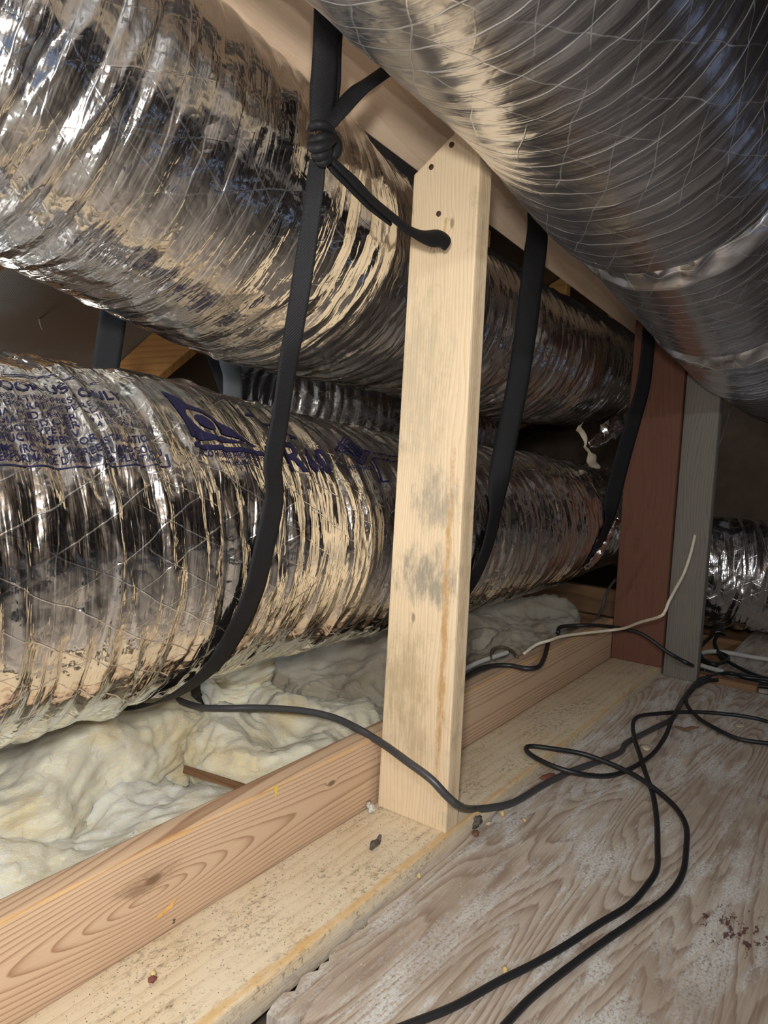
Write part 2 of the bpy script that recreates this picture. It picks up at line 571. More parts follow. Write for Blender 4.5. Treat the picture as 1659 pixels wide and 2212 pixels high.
M_PLYEDGE = wood('plywood_edge', (.55, .40, .24), (.30, .19, .1), 'x', (.5, -.5), 300)
M_DRYWALL = plain('dusty_drywall_back', (.26, .21, .16), .95, 0, 30, .6)
M_DARKWALL = plain('dark_boards', (.34, .25, .18), .9, 0, 8, .5)
M_NAIL = plain('rusty_nail', (.12, .075, .055), .55, .7, 300, .5)
M_RUBBER = plain('black_cord_rubber', (.016, .016, .018), .42, 0, 500, .3, .12, .5)
M_GREYCAB = plain('grey_cable_jacket', (.12, .12, .115), .42, 0, 200, .3, .1, .5)
M_WHITECAB = plain('cream_cable_jacket', (.62, .56, .44), .5, 0, 120, .25, .1)
M_PALECAB = plain('pale_grey_cable_jacket', (.50, .50, .47), .5, 0, 120, .25, .1)
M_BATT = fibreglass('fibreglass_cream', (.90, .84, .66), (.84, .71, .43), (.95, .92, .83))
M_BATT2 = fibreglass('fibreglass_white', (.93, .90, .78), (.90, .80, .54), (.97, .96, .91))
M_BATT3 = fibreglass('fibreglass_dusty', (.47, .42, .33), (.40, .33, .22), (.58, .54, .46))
M_BARK = plain('bark_brown', (.17, .085, .055), .85, 0, 120, .6, .6)
M_RUST = plain('red_brown_chip', (.22, .075, .05), .8, 0, 150, .5, .5)
M_CRUMB = plain('yellow_foam_crumb', (.66, .50, .24), .9, 0, 200, .4, .6)
M_PALE = plain('pale_chip', (.58, .50, .36), .85, 0, 200, .4, .5)
M_LINT = plain('grey_lint', (.13, .11, .09), 1.0, 0, 250, .7, .8)


def deck_mat():
    m = Mat('roof_deck_foil_faced', .5, .35, (.3, .28, .25))
    p = m.pos(); c = m.sep(p)
    g = ((c[0] * 900.0).sin() * (c[1] * 1000.0).sin())
    n = m.noise(p, 3.0, 3)
    m.color(m.mix(n.ss(.35, .65), (.21, .205, .20), (.17, .125, .10)))
    m.bump(g, .25, .0008)
    return m.mat


M_DECK = deck_mat()

# ------------------------------------------------------------------ the setting
YB = .686                                       # front face of the board on edge
floor = mesh('floor', *[boxv(-2.2, 5.2, -2.2, 3.4, -.215, -.20), BOXF], M_DRYWALL, kind='structure')


def deck_z(y): return 1.60 + (.683 - y) * .5


def slab(x0, x1, ya, yb, zf, t):
    return np.array([(x0, ya, zf(ya)), (x1, ya, zf(ya)), (x1, yb, zf(yb)), (x0, yb, zf(yb)),
                     (x0, ya, zf(ya) + t), (x1, ya, zf(ya) + t), (x1, yb, zf(yb) + t), (x0, yb, zf(yb) + t)])


ceiling = mesh('ceiling', slab(-2.2, 5.2, -.9, 3.6, deck_z, .015), BOXF, M_DECK, kind='structure')
mesh('roof_slope', slab(-2.2, 5.2, -3.2, -.9, lambda y: deck_z(-.9) + (y + .9) * .5, .015), BOXF, M_DARKWALL, ceiling)
for x in (.77, 1.455, 2.16, 2.86, 3.57, 4.28, .06, -.64):
    V, Fc = bevelled(slab(x, x + .04, 1.22, 3.35, lambda y: deck_z(y) - .158, .156), BOXF, .002, 1)
    mesh('rafter', V, Fc, M_RAFTER, ceiling)
_d = ray(83, 690); _n = EYE + _d * ((1.60 + .683 * .5 - .6) / (_d[2] + .5 * _d[1]))
tube('nail_point', [_n + (0, 0, .01), _n + (.002, -.004, -.012), _n + (.006, -.010, -.030)], [.0025, .002, .0005], M_PALE, ceiling, n=8, sides=6)
mesh('wall_back', boxv(5.2, 5.22, -3.2, 3.6, -.2, 2.4), BOXF, M_DARKWALL, kind='structure')
mesh('wall_left', boxv(-2.2, 5.2, 3.4, 3.42, -.2, .2), BOXF, M_DARKWALL, kind='structure')

mesh('wall_right', boxv(-2.2, 5.2, -3.22, -3.2, -.2, 1.24), BOXF, M_DARKWALL, kind='structure')
mesh('wall_front', boxv(-2.22, -2.2, -3.2, 1.2, -.2, 1.1), BOXF, M_DARKWALL, kind='structure')
# plywood decking, with a broken near-left corner
def ply_panel():
    x0, x1, y1, y0, z1, t = .532, 2.15, .524, -.72, -.025, .016
    edge = [(x0, -.72), (x1, -.72), (x1, .546)]
    rng = np.random.RandomState(4)
    xs = np.r_[np.linspace(x1, .80, 20)[1:], np.linspace(.80, .545, 26)[1:]]
    for i, x in enumerate(xs):
        yy = np.interp(x, [.53, .64, .72, .80, 1.0, 2.15], [.524, .527, .531, .5345, .5375, .546])
        if x < .72: yy += rng.choice([0, -.003, -.007, .001]) * (1 if x > .56 else .3)
        edge.append((x, yy))
    edge += [(x0, .519), (x0 + .001, .500), (x0 + .020, .490), (x0 + .017, .487), (x0 + .024, .483), (x0 + .004, .484), (x0 - .03, .47), (x0 - .40, .46), (x0 - .40, -.72)]
    n = len(edge)
    V = np.array([(x, y, z1) for x, y in edge] + [(x, y, z1 - t) for x, y in edge])
    Fc = [list(range(n)), list(range(2 * n - 1, n - 1, -1))] + [[i, i + n, (i + 1) % n + n, (i + 1) % n] for i in range(n)]
    Fc[0] = Fc[0]
    return V, Fc


V, Fc = ply_panel()
bm = bmesh.new(); vs = [bm.verts.new(tuple(v)) for v in V]
for f in Fc: bm.faces.new([vs[i] for i in f])
bmesh.ops.recalc_face_normals(bm, faces=bm.faces)
bmesh.ops.triangulate(bm, faces=[f for f in bm.faces if len(f.verts) > 4])
bm.verts.index_update()
V = np.array([v.co[:] for v in bm.verts]); Fc = [[v.index for v in f.verts] for f in bm.faces]; bm.free()
mesh('plywood_sheet', V, Fc, M_PLY, floor, label='weathered grey-brown plywood sheet with a red-brown spill')
V, Fc = bevelled(boxv(-2.1, .128, -2.1, .46, -.041, -.025), BOXF, .001, 1)
mesh('plywood_sheet', V, Fc, M_PLY, floor)
V, Fc = bevelled(boxv(-2.1, 2.15, -2.1, -.724, -.041, -.025), BOXF, .001, 1)
mesh('plywood_sheet', V, Fc, M_PLY, floor)
V, Fc = bevelled(boxv(2.24, 4.6, -2.0, .44, -.05, -.034), BOXF, .001, 1)
mesh('plywood_sheet', V, Fc, M_PLY, floor)
for x in (2.16, .86, 1.5, 2.8, 3.4, .2, -.45):
    V, Fc = bevelled(boxv(x, x + .04, -2.0, 3.3, -.19, -.042), BOXF, .002, 1)
    mesh('joist', V, Fc, M_JOIST, floor)
V, Fc = bevelled(boxv(2.165, 2.21, .30, .54, -.042, -.012), BOXF, .003, 1)
mesh('blocking', V, Fc, M_JOIST, floor)

# flat dusty plank on which the posts stand
V = boxv(-.6, 2.23, .5435, .684, -.0415, 0)
for q in (0, 4): V[q, 1] = .5265
for q in (1, 5): V[q, 1] = .5445
V, Fc = bevelled(V, BOXF, .0035, 2)
mesh('floor_plank', V, Fc, M_PLANK, label='dusty tan plank lying flat beneath the posts', cat='plank')
# board on edge
V, Fc = bevelled(boxv(-.6, 2.115, YB, YB + .038, -.04, .115), BOXF, .003, 2)
sb = mesh('strongback_board', V, Fc, M_STRONG, label='long board standing on edge with swirling brown grain beside the insulation', cat='board')
# torn splinter and yellow crayon tick on its face
rng = np.random.RandomState(1)
pt = on_y(360, 1962, YB - .0008)
mesh('splinter', np.array([pt + (-.020, -.0003, -.005), pt + (.016, -.0003, .007), pt + (.006, -.004, .001), pt + (-.010, -.002, -.005)]),
     [(0, 1, 2, 3), (0, 3, 2, 1)], plain('torn_wood', (.62, .34, .10), .8, 0, 200, .5), sb, label='orange torn splinter')
pt = on_y(597, 1712, YB - .0006)
mesh('crayon_mark', np.array([pt + (-.004, 0, .010), pt + (.004, 0, .011), pt + (.001, 0, -.002), pt + (-.002, 0, -.010)]),
     [(0, 1, 2, 3)], plain('yellow_crayon', (.75, .55, .05), .8), sb, label='small yellow crayon mark')

# near post: 2x6 with a peaked top
def post_mesh(x0, x1, prof):
    n = len(prof)
    V = np.array([(x0, y, z) for y, z in prof] + [(x1, y, z) for y, z in prof])
    Fc = [list(range(n)), list(range(2 * n - 1, n - 1, -1))] + [[i, i + n, (i + 1) % n + n, (i + 1) % n] for i in range(n)]
    return bevelled(V, Fc, .003, 2)


PX = .937
V, Fc = post_mesh(PX, PX + .038, [(.5405, 0), (.6735, 0), (.6585, 1.012), (.590, 1.058), (.575, 1.145), (.5440, 1.168)])
post = mesh('support_post', V, Fc, M_POST, label='pale pine post in the foreground with nail heads near its top', cat='post')


def nail(px, py, r=.0042):
    c = on_x(px, py, PX)
    th = np.arange(12) * math.pi / 6
    V = [(c[0] - .0012, c[1] + math.cos(t) * r, c[2] + math.sin(t) * r) for t in th] + [(c[0] + .002, c[1] + math.cos(t) * r, c[2] + math.sin(t) * r) for t in th] + [(c[0] - .0022, c[1], c[2])]
    Fc = [[i, i + 12, (i + 1) % 12 + 12, (i + 1) % 12] for i in range(12)] + [[24, i, (i + 1) % 12] for i in range(12)]
    mesh('nail_head', V, Fc, M_NAIL, post)


for q in ((932, 361), (976, 313), (948, 462)):
    nail(*q)
pt = on_x(962, 488, PX - .0005)
mesh('splinter', np.array([pt + (0, .002, .012), pt + (0, -.003, .012), pt + (-.002, -.001, -.012), pt + (0, .003, -.010)]), [(0, 1, 2, 3), (3, 2, 1, 0)], M_CRUMB, post)
# far posts
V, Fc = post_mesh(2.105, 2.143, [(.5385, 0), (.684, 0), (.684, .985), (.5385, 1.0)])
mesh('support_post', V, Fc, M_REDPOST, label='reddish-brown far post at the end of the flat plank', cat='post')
V, Fc = bevelled(boxv(2.12, 2.16, .445, .5365, -.025, 1.02), BOXF, .003, 2)
mesh('support_post', V, Fc, M_GREYPOST, label='weathered grey post standing right of the red-brown far post', cat='post')

# roof beam above the posts
def beam():
    vec = np.array([0, -.0593, .0340]); vec /= np.linalg.norm(vec)
    nrm = np.array([0, .0340, .0593]); nrm /= np.linalg.norm(nrm)
    V = []
    for x in (.05, 2.6):
        e = np.array([x, .74, 1.073 - .0815 * (x - 1.05)])
        V += [e, e + vec * .195, e + vec * .195 + nrm * .038, e + nrm * .038]
    return bevelled(np.array(V), [(0, 1, 2, 3), (7, 6, 5, 4), (0, 4, 5, 1), (1, 5, 6, 2), (2, 6, 7, 3), (3, 7, 4, 0)], .003, 2)


V, Fc = beam()
mesh('roof_beam', V, Fc, M_BEAM, label='pale roof beam passing above the foreground post', cat='beam')


# ------------------------------------------------------------------ flexible ducts
class Duct:
    def __init__(d, P, R, seed, coil=.0035, pitch=.034, crease=.0035, crump=.004, tilt=.0, bulge=(), nfold=1.0, fold=1.0):
        P = np.asarray(P, float)
        n = 400
        C = catmull(P, n)
        k = np.hanning(31); k /= k.sum()
        pad = lambda a: np.convolve(np.r_[np.full(15, a[0]) + np.arange(-15, 0) * (a[1] - a[0]), a, np.full(15, a[-1]) + np.arange(1, 16) * (a[-1] - a[-2])], k, 'valid')
        C = np.stack([pad(C[:, i]) for i in range(3)], 1)
        d.s = np.r_[0, np.cumsum(np.linalg.norm(np.diff(C, axis=0), axis=1))]
        d.C = C
        d.R = pad(np.interp(np.linspace(0, 1, n), np.linspace(0, 1, len(R)), R))
        T = unit(np.gradient(C, axis=0))
        E2 = np.array([0, 0, 1.0]) - T * T[:, 2:3]
        d.E2 = unit(E2)
        d.E1 = np.cross(d.E2, T)
        if d.E1[:, 1].mean() > 0: d.E1 = -d.E1
        d.seed, d.coil, d.pitch, d.crease, d.crump, d.tilt = seed, coil, pitch, crease, crump, tilt
        d.bulge, d.L, d.mean = bulge, d.s[-1], 0.0
        rg = np.random.RandomState(seed)
        d.folds = []
        for _ in range(int(d.L / .0105 * nfold)):
            sg = 1 if rg.rand() < .65 else -1
            d.folds.append((rg.uniform(0, d.L), rg.uniform(-.4, .4), rg.uniform(.05, .30), -tilt + rg.normal(0, .10), sg * rg.uniform(.0008, .0034) * fold, rg.uniform(.0022, .006)))
        q = rg.uniform(0, 1, (2, 20000))
        bl, d.bulge = d.bulge, ()
        d.mean = float(d.disp(q[0] * d.L, (q[1] - .5) * .8).mean())
        d.bulge = bl

    def ip(d, A, s):
        if A.ndim == 1: return np.interp(s, d.s, A)
        return np.stack([np.interp(s, d.s, A[:, i]) for i in range(3)], -1)

    def disp(d, s, w):
        shp = np.shape(s)
        s = np.ravel(s).astype(float); w = np.ravel(w).astype(float)
        k = d.seed
        warp = pn(s * 6, w * 5, k) * .012 + pn(s * 20, w * 12, k + 1) * .004
        sk = s + d.tilt * w
        ph = (sk + warp) / d.pitch
        t3 = np.abs(ph - np.floor(ph) - .5) * 2
        amp = .4 + .9 * np.clip(pn(s * 5, w * 6, k + 2) + .3, 0, 1)
        h = -d.coil * amp * t3 ** 1.5
        wx = pn(s * 12, w * 12, k + 30) * .35; wy = pn(s * 12 + 5, w * 12, k + 31) * .35
        m1 = np.clip(pn(s * 6, w * 6, k + 3) * 1.3 + .6, .15, 1)
        h = h + d.crease * m1 * (tri(sk / .021 + wx, w / .085 + wy, k + 4) * .75 + tri(sk / .0115 + wy, w / .055 + wx, k + 5) * .38)
        m2 = np.clip(pn(s * 5 + 9, w * 5, k + 6) * 1.5 + .35, .05, 1)
        h = h + d.crump * m2 * (tri(s / .045 + wx + w / .1, w / .04 + wy, k + 7) * .7 + tri(s / .02 + wy, w / .018 + wx - s / .05, k + 8) * .35)
        h = h + .005 * pn(s * 4, w * 3, k + 10)
        for (s0, w0, ln, sl, a_, wd_) in d.folds:
            x = s - s0 - sl * (w - w0) - .25 * (w - w0) ** 2 * np.sign(sl)
            i = np.nonzero((np.abs(x) < 6 * wd_) & (np.abs(w - w0) < ln))[0]
            if len(i):
                f = (1 - ((w[i] - w0) / ln) ** 2)
                xi = x[i] + .0025 * pn(w[i] * 30, s0 * 91 + 0 * w[i], k)
                h[i] += a_ * f * np.exp(-np.abs(xi) / wd_)
        for (s0, wdt, amt, crk) in d.bulge:
            x = s - s0 - .012 * pn(w * 9, s * 0 + s0, k + 13)
            st_ = np.clip(x / .012 + .5, 0, 1); st_ = st_ * st_ * (3 - 2 * st_)
            h = h + st_ * amt * np.clip(1 - x / (wdt * 1.7), 0, 1)
            h = h + crk * st_ * np.exp(-(np.maximum(x, 0) / wdt) ** 2) * (tri(s / .016, w / .03, k + 11) + .5 * tri(s / .03 + w / .03, w / .05, k + 12))
        return (h - d.mean).reshape(shp)

    def at(d, s, th, off=0.0):
        R = d.ip(d.R, s)
        h = d.disp(s, th * R)
        rad = (R + h + off)[..., None]
        return d.ip(d.C, s) + rad * (np.cos(th)[..., None] * d.ip(d.E1, s) + np.sin(th)[..., None] * d.ip(d.E2, s))

    def hit(d, px, py):
        """where a measured point lies on the undented duct: (s, angle, point, outward normal)"""
        r = ray(px, py)
        t = np.linspace(.3, 4, 4000)
        Q = EYE + r * t[:, None]
        best = None
        D = np.linalg.norm(Q[:, None, :] - d.C[None, ::4], axis=2)
        j = D.argmin(1) * 4
        ins = D.min(1) < d.R[j]
        k = int(np.argmax(ins)) if ins.any() else int((D.min(1) - d.R[j]).argmin())
        q = Q[k]; jj = j[k]
        v = unit(q - d.C[jj])
        th = math.atan2(v @ d.E2[jj], v @ d.E1[jj])
        return d.s[jj], th, q, v

    def build(d, name, mat, ns, nd, nc, lo, hi, **kw):
        th = np.r_[np.linspace(lo, hi, nd), np.linspace(hi, lo + 2 * math.pi, nc + 2)[1:-1]]
        s = np.linspace(0, d.L, ns)
        Sg, Tg = np.meshgrid(s, th, indexing='ij')
        V = d.at(Sg.ravel(), Tg.ravel())
        m = len(th)
        i, j = np.meshgrid(np.arange(ns - 1), np.arange(m), indexing='ij')
        a = i * m + j; b = i * m + (j + 1) % m
        Fq = np.stack([a, a + m, b + m, b], -1).reshape(-1, 4)
        uv = np.stack([Sg.ravel(), (Tg * np.interp(Sg, d.s, d.R)).ravel()], 1)
        return mesh(name, V, Fq, mat, smooth=True, uv=uv, **kw)


XK = np.array([.15, .4, .6, .8, 1.0, 1.25, 1.6, 2.0, 2.4])


def axis_pts(X, Yc, Z, ext=None):
    return np.stack([X, Yc, Z], 1)


lower = Duct(axis_pts(np.r_[-.25, -.05, XK, 2.5], np.r_[.93, .925, np.interp(XK, [0, 1.25, 2.4], [.92, .905, .905]), .906],
                      np.r_[.452, .452, .4526, .4524, .4531, .4443, .4321, .4187, .4057, .3938, .3852, .384]),
             [.25, .247, .2467, .2405, .2334, .2192, .2104, .2066, .2044, .1947, .1776, .17], 11, coil=.0045, pitch=.036, crease=.0044, crump=.0050, tilt=.05, nfold=1.8, fold=1.5)
_P = axis_pts(np.r_[-.35, -.05, XK, 2.8], np.r_[.90, .90, np.interp(XK, [0, 1.25, 2.4], [.9, .905, .95]), .97],
              np.r_[1.12, 1.09, 1.0691, 1.0303, .9916, .9517, .9235, .9016, .8794, .8735, .8857, .90])
_R = np.array([.215, .215, .2160, .2178, .2194, .2219, .2087, .1902, .1899, .1919, .1853, .17])
_k = np.interp(_P[:, 0], [.6, .78, .98], [.90, .91, 1.0])
upper = Duct(EYE + (_P - EYE) * _k[:, None], _R * _k, 37, coil=.0050, pitch=.040, crease=.0026, crump=.0060, tilt=-.12, nfold=1.1, fold=1.3)
near = Duct([(.20, .33, 1.14), (.50, .345, 1.135), (.80, .35, 1.115), (1.10, .355, 1.075), (1.30, .36, 1.05), (1.55, .36, 1.01), (1.8, .36, .975), (2.1, .36, .94), (2.5, .36, .92), (3.0, .36, .90)],
            [.19, .192, .195, .197, .19, .19, .19, .19, .19, .19], 53, coil=.0012, pitch=.030, crease=.0008, crump=.0016, tilt=.06, nfold=.7, fold=.7,
            bulge=((.96, .055, -.060, .030), (1.46, .05, -.060, .030)))

duct_l = lower.build('flexible_duct', M_FOIL_B, 900, 200, 50, -2.0, 2.0, label='lower silver foil duct printed with blue lettering', cat='duct', group='insulated foil ducts')
duct_u = upper.build('flexible_duct', M_FOIL_A, 900, 200, 50, -2.0, 1.9, label='upper silver foil duct with the knotted black strap in front', cat='duct', group='insulated foil ducts')
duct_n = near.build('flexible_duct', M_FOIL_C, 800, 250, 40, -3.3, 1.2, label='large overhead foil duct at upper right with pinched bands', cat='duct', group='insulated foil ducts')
rear = Duct([(1.52, 1.62, .74), (1.7, 1.58, .72), (2.0, 1.52, .69), (2.6, 1.5, .66)], [.13, .15, .15, .15], 71, coil=.006, pitch=.04, crease=.005, crump=.008)
rear.build('flexible_duct', M_FOIL_D, 240, 90, 24, -2.2, 2.2, label='dark foil duct glimpsed in the gap between upper and lower ducts', cat='duct', group='insulated foil ducts')
_a = [EYE + ray(1455, 1226) * 2.61, EYE + ray(1500, 1230) * 2.6, EYE + ray(1600, 1238) * 2.58, EYE + ray(1720, 1250) * 2.56, EYE + ray(1900, 1262) * 2.54]
far = Duct(_a, [.18, .19, .195, .195, .195], 83, coil=.009, pitch=.05, crease=.007, crump=.008, fold=2)
far.build('flexible_duct', M_FOIL_D, 240, 110, 30, -2.2, 2.2, label='glittering foil duct at far right behind the grey post', cat='duct', group='insulated foil ducts')

# ------------------------------------------------------------------ blue print on the lower duct
_texts = []


def s_of_x(x): return float(np.interp(x, lower.C[:, 0], lower.s))


def print_text(body, x0, x1, deg, hgt, slant=0.0, bold=0.0):
    cu = bpy.data.curves.new('lettering', 'FONT')
    cu.body = body
    cu.size = 1.0
    cu.offset = bold
    cu.resolution_u = 3
    o = bpy.data.objects.new('lettering', cu)
    COL.objects.link(o)
    _texts.append((o, x0, x1, deg, hgt, slant))


print_text('INDOOR USE ONLY', .335, .515, 51.2, .015, bold=.012)
print_text('MAXIMUM OPERATING PRESSURE WITH 90', .300, .515, 47.6, .0082)
print_text('AND TEMPERATURE PER ADC FD-72-R1', .330, .522, 45.0, .0086)
print_text('(305 mm) DIA. AND UNDER', .300, .440, 42.3, .0086)
print_text('6 IN. WG (1.5 kPa)', .458, .528, 42.3, .0086)
print_text('(356 mm) DIA. AND OVER', .300, .440, 39.9, .0086)
print_text('4 IN. WG (1.0 kPa)', .462, .533, 39.9, .0086)
print_text('PRODUCT TYPE I & V', .325, .438, 37.4, .0086)
print_text('INSTRUCTION SHEET FOR INSTALLATION', .330, .520, 34.6, .0092, bold=.006)
print_text('181, IMC, IRC, UMC, UL, GREENGUARD GOLD, U', .325, .532, 31.4, .0092, bold=.006)
print_text('PERFORMANCE DATA AND APPLICATIONS', .335, .528, 28.9, .0092, bold=.006)
print_text('ATCO RUBBER PRODUCTS, INC.', .582, .703, 31.6, .0092, bold=.012)
print_text('www.atcoflex.com', .612, .680, 29.2, .0075)
print_text('R', .748, .785, 30.0, .052, bold=.02)
print_text('to', .787, .796, 32.8, .010)
print_text('6.0', .797, .848, 30.6, .050, bold=.018)
print_text('THERMAL PERFORMANCE', .866, .960, 34.9, .0085)
print_text('ADC', .905, .935, 47.5, .012)
bpy.context.view_layer.update()
dg = bpy.context.evaluated_depsgraph_get()
for o, x0, x1, deg, hgt, slant in _texts:
    me = bpy.data.meshes.new_from_object(o.evaluated_get(dg))
    bm = bmesh.new(); bm.from_mesh(me)
    bmesh.ops.triangulate(bm, faces=bm.faces)
    mx = max(v.co.x for v in bm.verts); mn = min(v.co.x for v in bm.verts)
    sc = (x1 - x0) / (mx - mn)
    for it in range(3):
        lim = .004 / sc
        ed = [e for e in bm.edges if e.calc_length() > lim]
        if not ed: break
        bmesh.ops.subdivide_edges(bm, edges=ed, cuts=1)
        bmesh.ops.triangulate(bm, faces=[f for f in bm.faces if len(f.verts) > 3])
    bm.verts.index_update()
    co = np.array([v.co[:] for v in bm.verts]); Fc = [[v.index for v in f.verts] for f in bm.faces]
    bm.free()
    bpy.data.meshes.remove(me)
    cu = o.data
    bpy.data.objects.remove(o); bpy.data.curves.remove(cu)
    s = s_of_x(x0) + (co[:, 0] - mn) * sc
    R = np.interp(s, lower.s, lower.R)
    th = deg * D2R + co[:, 1] / .73 * hgt / R
    mesh('lettering', lower.at(s, th, .0010), Fc, M_INK, duct_l, smooth=True)


def print_mask(name, x0, x1, d0, d1, fn, nx=150, ny=130):
    """flat printed emblem: small cells kept where fn(a, b) is inked"""
    a, b = np.meshgrid(np.linspace(0, 1, nx + 1), np.linspace(0, 1, ny + 1), indexing='ij')
    s = s_of_x(x0) + a * (x1 - x0)
    V = lower.at(s.ravel(), (d0 + b.ravel() * (d1 - d0)) * D2R, .0010)
    ca = (a[:-1, :-1] + a[1:, 1:]) / 2; cb = (b[:-1, :-1] + b[1:, 1:]) / 2
    keep = fn(ca, cb)
    i, j = np.nonzero(keep)
    p = i * (ny + 1) + j
    Fq = np.stack([p, p + ny + 1, p + ny + 2, p + 1], 1)
    us, inv = np.unique(Fq, return_inverse=True)
    mesh(name, V[us], inv.reshape(-1, 4), M_INK, duct_l, smooth=True)


def logo(a, b):
    # sail: straight left side, hollow right side, ring cut out, bar beneath
    edge = np.interp(b, [.13, .2, .3, .51, .68, .845, 1.0], [.92, .85, .71, .49, .33, .12, 0.0])
    sail = (a > .0) & (a < edge) & (b > .16)
    x = a - .27; y = b - .45
    xr, yr = x * .83 + y * .55, -x * .55 + y * .83
    outer = (xr / .15) ** 2 + (yr / .235) ** 2 < 1
    inner = ((xr - .012) / .082) ** 2 + ((yr + .01) / .14) ** 2 < 1
    tail = (np.abs(b - (.295 - (a - .36) * .30)) < .028) & (a > .34) & (a < .80)
    bar = (b > .02) & (b < .095) & (a < .98)
    return (sail & ~(outer & ~inner) & ~tail) | bar


print_mask('printed_emblem', .580, .704, 33.4, 58.5, logo)
print_mask('printed_emblem', .708, .718, 35.2, 37.8, lambda a, b: ((np.hypot(a - .5, b - .5) < .5) & (np.hypot(a - .5, b - .5) > .38)) | ((np.abs(a - .42) < .06) & (np.abs(b - .5) < .22)) | ((np.abs(a - .55) < .12) & (np.abs(b - .6) < .1)), 24, 24)


def adc(a, b):
    d = np.abs(a - .5) / .5 + np.abs(b - .5) / .5
    ring = (d < 1) & (d > .90)
    inner = (d < .62) & (((a * 9 + b * 2) % 1) < .55)
    band = (d > .70) & (d < .82) & (((a * 22 + b * 17) % 1) < .6)
    return ring | inner | band


print_mask('printed_emblem', .895, .985, 37.5, 55.5, adc, 110, 90)
print_mask('printed_stroke', .715, .800, 46.5, 56.5, lambda a, b: (np.abs(b - (1.02 - a * .95)) < .07) | ((b > .86) & (a < .16) & (b < .95)) | ((b < .14) & (a > .66) & (b > .05)), 60, 50)
print_mask('printed_border', .16, .536, 27.6, 27.95, lambda a, b: a >= 0, 120, 2)
print_mask('printed_border', .534, .5365, 27.9, 31.5, lambda a, b: a >= 0, 1, 8)
print_mask('printed_border', .30, .50, 58.9, 59.3, lambda a, b: a >= 0, 80, 2)
print_mask('printed_border', .992, 1.10, 45.9, 46.5, lambda a, b: a >= 0, 40, 2)
print_mask('printed_border', .978, 1.10, 42.5, 43.0, lambda a, b: a >= 0, 40, 2)
print_mask('printed_border', .978, .981, 29.8, 43.0, lambda a, b: a >= 0, 2, 30)
print_mask('printed_border', .978, .995, 29.6, 30.3, lambda a, b: a >= 0, 8, 2)

# ------------------------------------------------------------------ straps
def on_duct(d, px, py, off=.004):
    s, th, q, n = d.hit(px, py)
    return q + n * off, n


CAMN = -FW


def hang(name, parent, pts, width, mat, thick=.0018, cup=0.0, **kw):
    P = [p for p, n in pts]; N = [n for p, n in pts]
    return ribbon(name, P, width, np.array(N), mat, parent, thick=thick, cup=cup, **kw)


# knotted strap
KN = on_y(695, 300, .592)
st = empty('hanging_strap', KN, 'black webbing strap with a knot and frayed tail between upper duct and post', 'strap', 'black duct hanger straps')
nY = np.array([-.35, -.9, .1])
nL = np.array([-.15, -.95, .15])
sl = [(on_y(687, 345, .592), np.array([-.9, -.5, 0.])), (on_y(678, 420, .594), np.array([-.8, -.6, 0.])), (on_y(665, 520, .600), np.array([-.6, -.75, 0.])),
      (on_y(650, 620, .613), np.array([-.75, -.6, 0.])), (on_y(634, 720, .636), np.array([-.7, -.7, 0.])), (on_y(620, 800, .658), nY), (on_y(606, 900, .674), nL),
      (on_y(590, 1000, .680), nL)]
for q in ((578, 1080), (556, 1180), (533, 1270), (500, 1345), (448, 1424)):
    p, n = on_duct(lower, *q, .013); sl.append((p, n))
# and on underneath the duct
s0, th0 = lower.hit(448, 1424)[:2]
for k in range(1, 6):
    s_, t_ = s0 - .006 * k, th0 - .32 * k
    R = float(np.interp(s_, lower.s, lower.R))
    n = math.cos(t_) * lower.ip(lower.E1, np.array(s_)) + math.sin(t_) * lower.ip(lower.E2, np.array(s_))
    sl.append((lower.ip(lower.C, np.array(s_)) + n * (R + .010), n))
hang('strap_band', st, sl, [.020, .022, .024, .024, .026, .030, .034, .037, .038, .038, .038, .038, .038], M_WEB, n=160)
up = [(on_y(692, 275, .592), nY), (on_y(694, 240, .592), nY), (on_y(698, 190, .592), nY), (on_y(702, 130, .590), nY), (on_y(704, 60, .586), nY), (on_y(706, -20, .58), nY)]
hang('strap_band', st, up, [.022, .030, .033, .032, .031, .031], M_WEB, n=60, cup=.10)
up2 = [(on_y(700, 280, .598), nY), (on_y(708, 235, .598), nY), (on_y(716, 180, .598), nY), (on_y(718, 110, .596), nY), (on_y(722, 40, .592), nY)]
hang('strap_band', st, up2, [.016, .022, .024, .024, .024], M_WEB, n=50)
br = [(on_y(698, 285, .588), np.array([-.3, -.6, .7])), (on_y(715, 262, .584), np.array([-.3, -.6, .7])), (on_y(740, 232, .580), np.array([-.4, -.5, .7])),
      (on_y(772, 198, .575), np.array([-.5, -.5, .6])), (on_y(800, 178, .57), np.array([-.3, -.5, .8])), (on_y(840, 150, .565), np.array([-.3, -.5, .8]))]
hang('strap_band', st, br, [.014, .018, .022, .022, .020, .020], M_WEB, n=60, cup=.12)
tl = [(on_y(700, 330, .585), np.array([-.3, -.5, .8])), (on_y(728, 360, .582), np.array([-.4, -.6, .6])), (on_y(765, 395, .582), np.array([-.4, -.7, .4])),
      (on_y(800, 432, .584), np.array([-.2, -.8, .5])), (on_y(845, 470, .586), np.array([-.2, -.7, .6])), (on_y(885, 502, .584), np.array([-.2, -.6, .7])),
      (on_y(920, 515, .580), np.array([-.3, -.7, .5])), (on_y(950, 516, .574), np.array([-.4, -.8, .3])), (on_y(966, 527, .570), np.array([-.5, -.8, 0.]))]
hang('strap_tail', st, tl, [.013, .015, .018, .017, .019, .023, .027, .027, .020], M_WEB, n=110, cup=.28, thick=.003)
tl2 = [(p + np.array([.002, .003, -.007]), n) for p, n in tl[:5]]
hang('strap_tail', st, tl2, [.010, .014, .014, .012, .008], M_WEB, n=60, cup=.2, thick=.003)


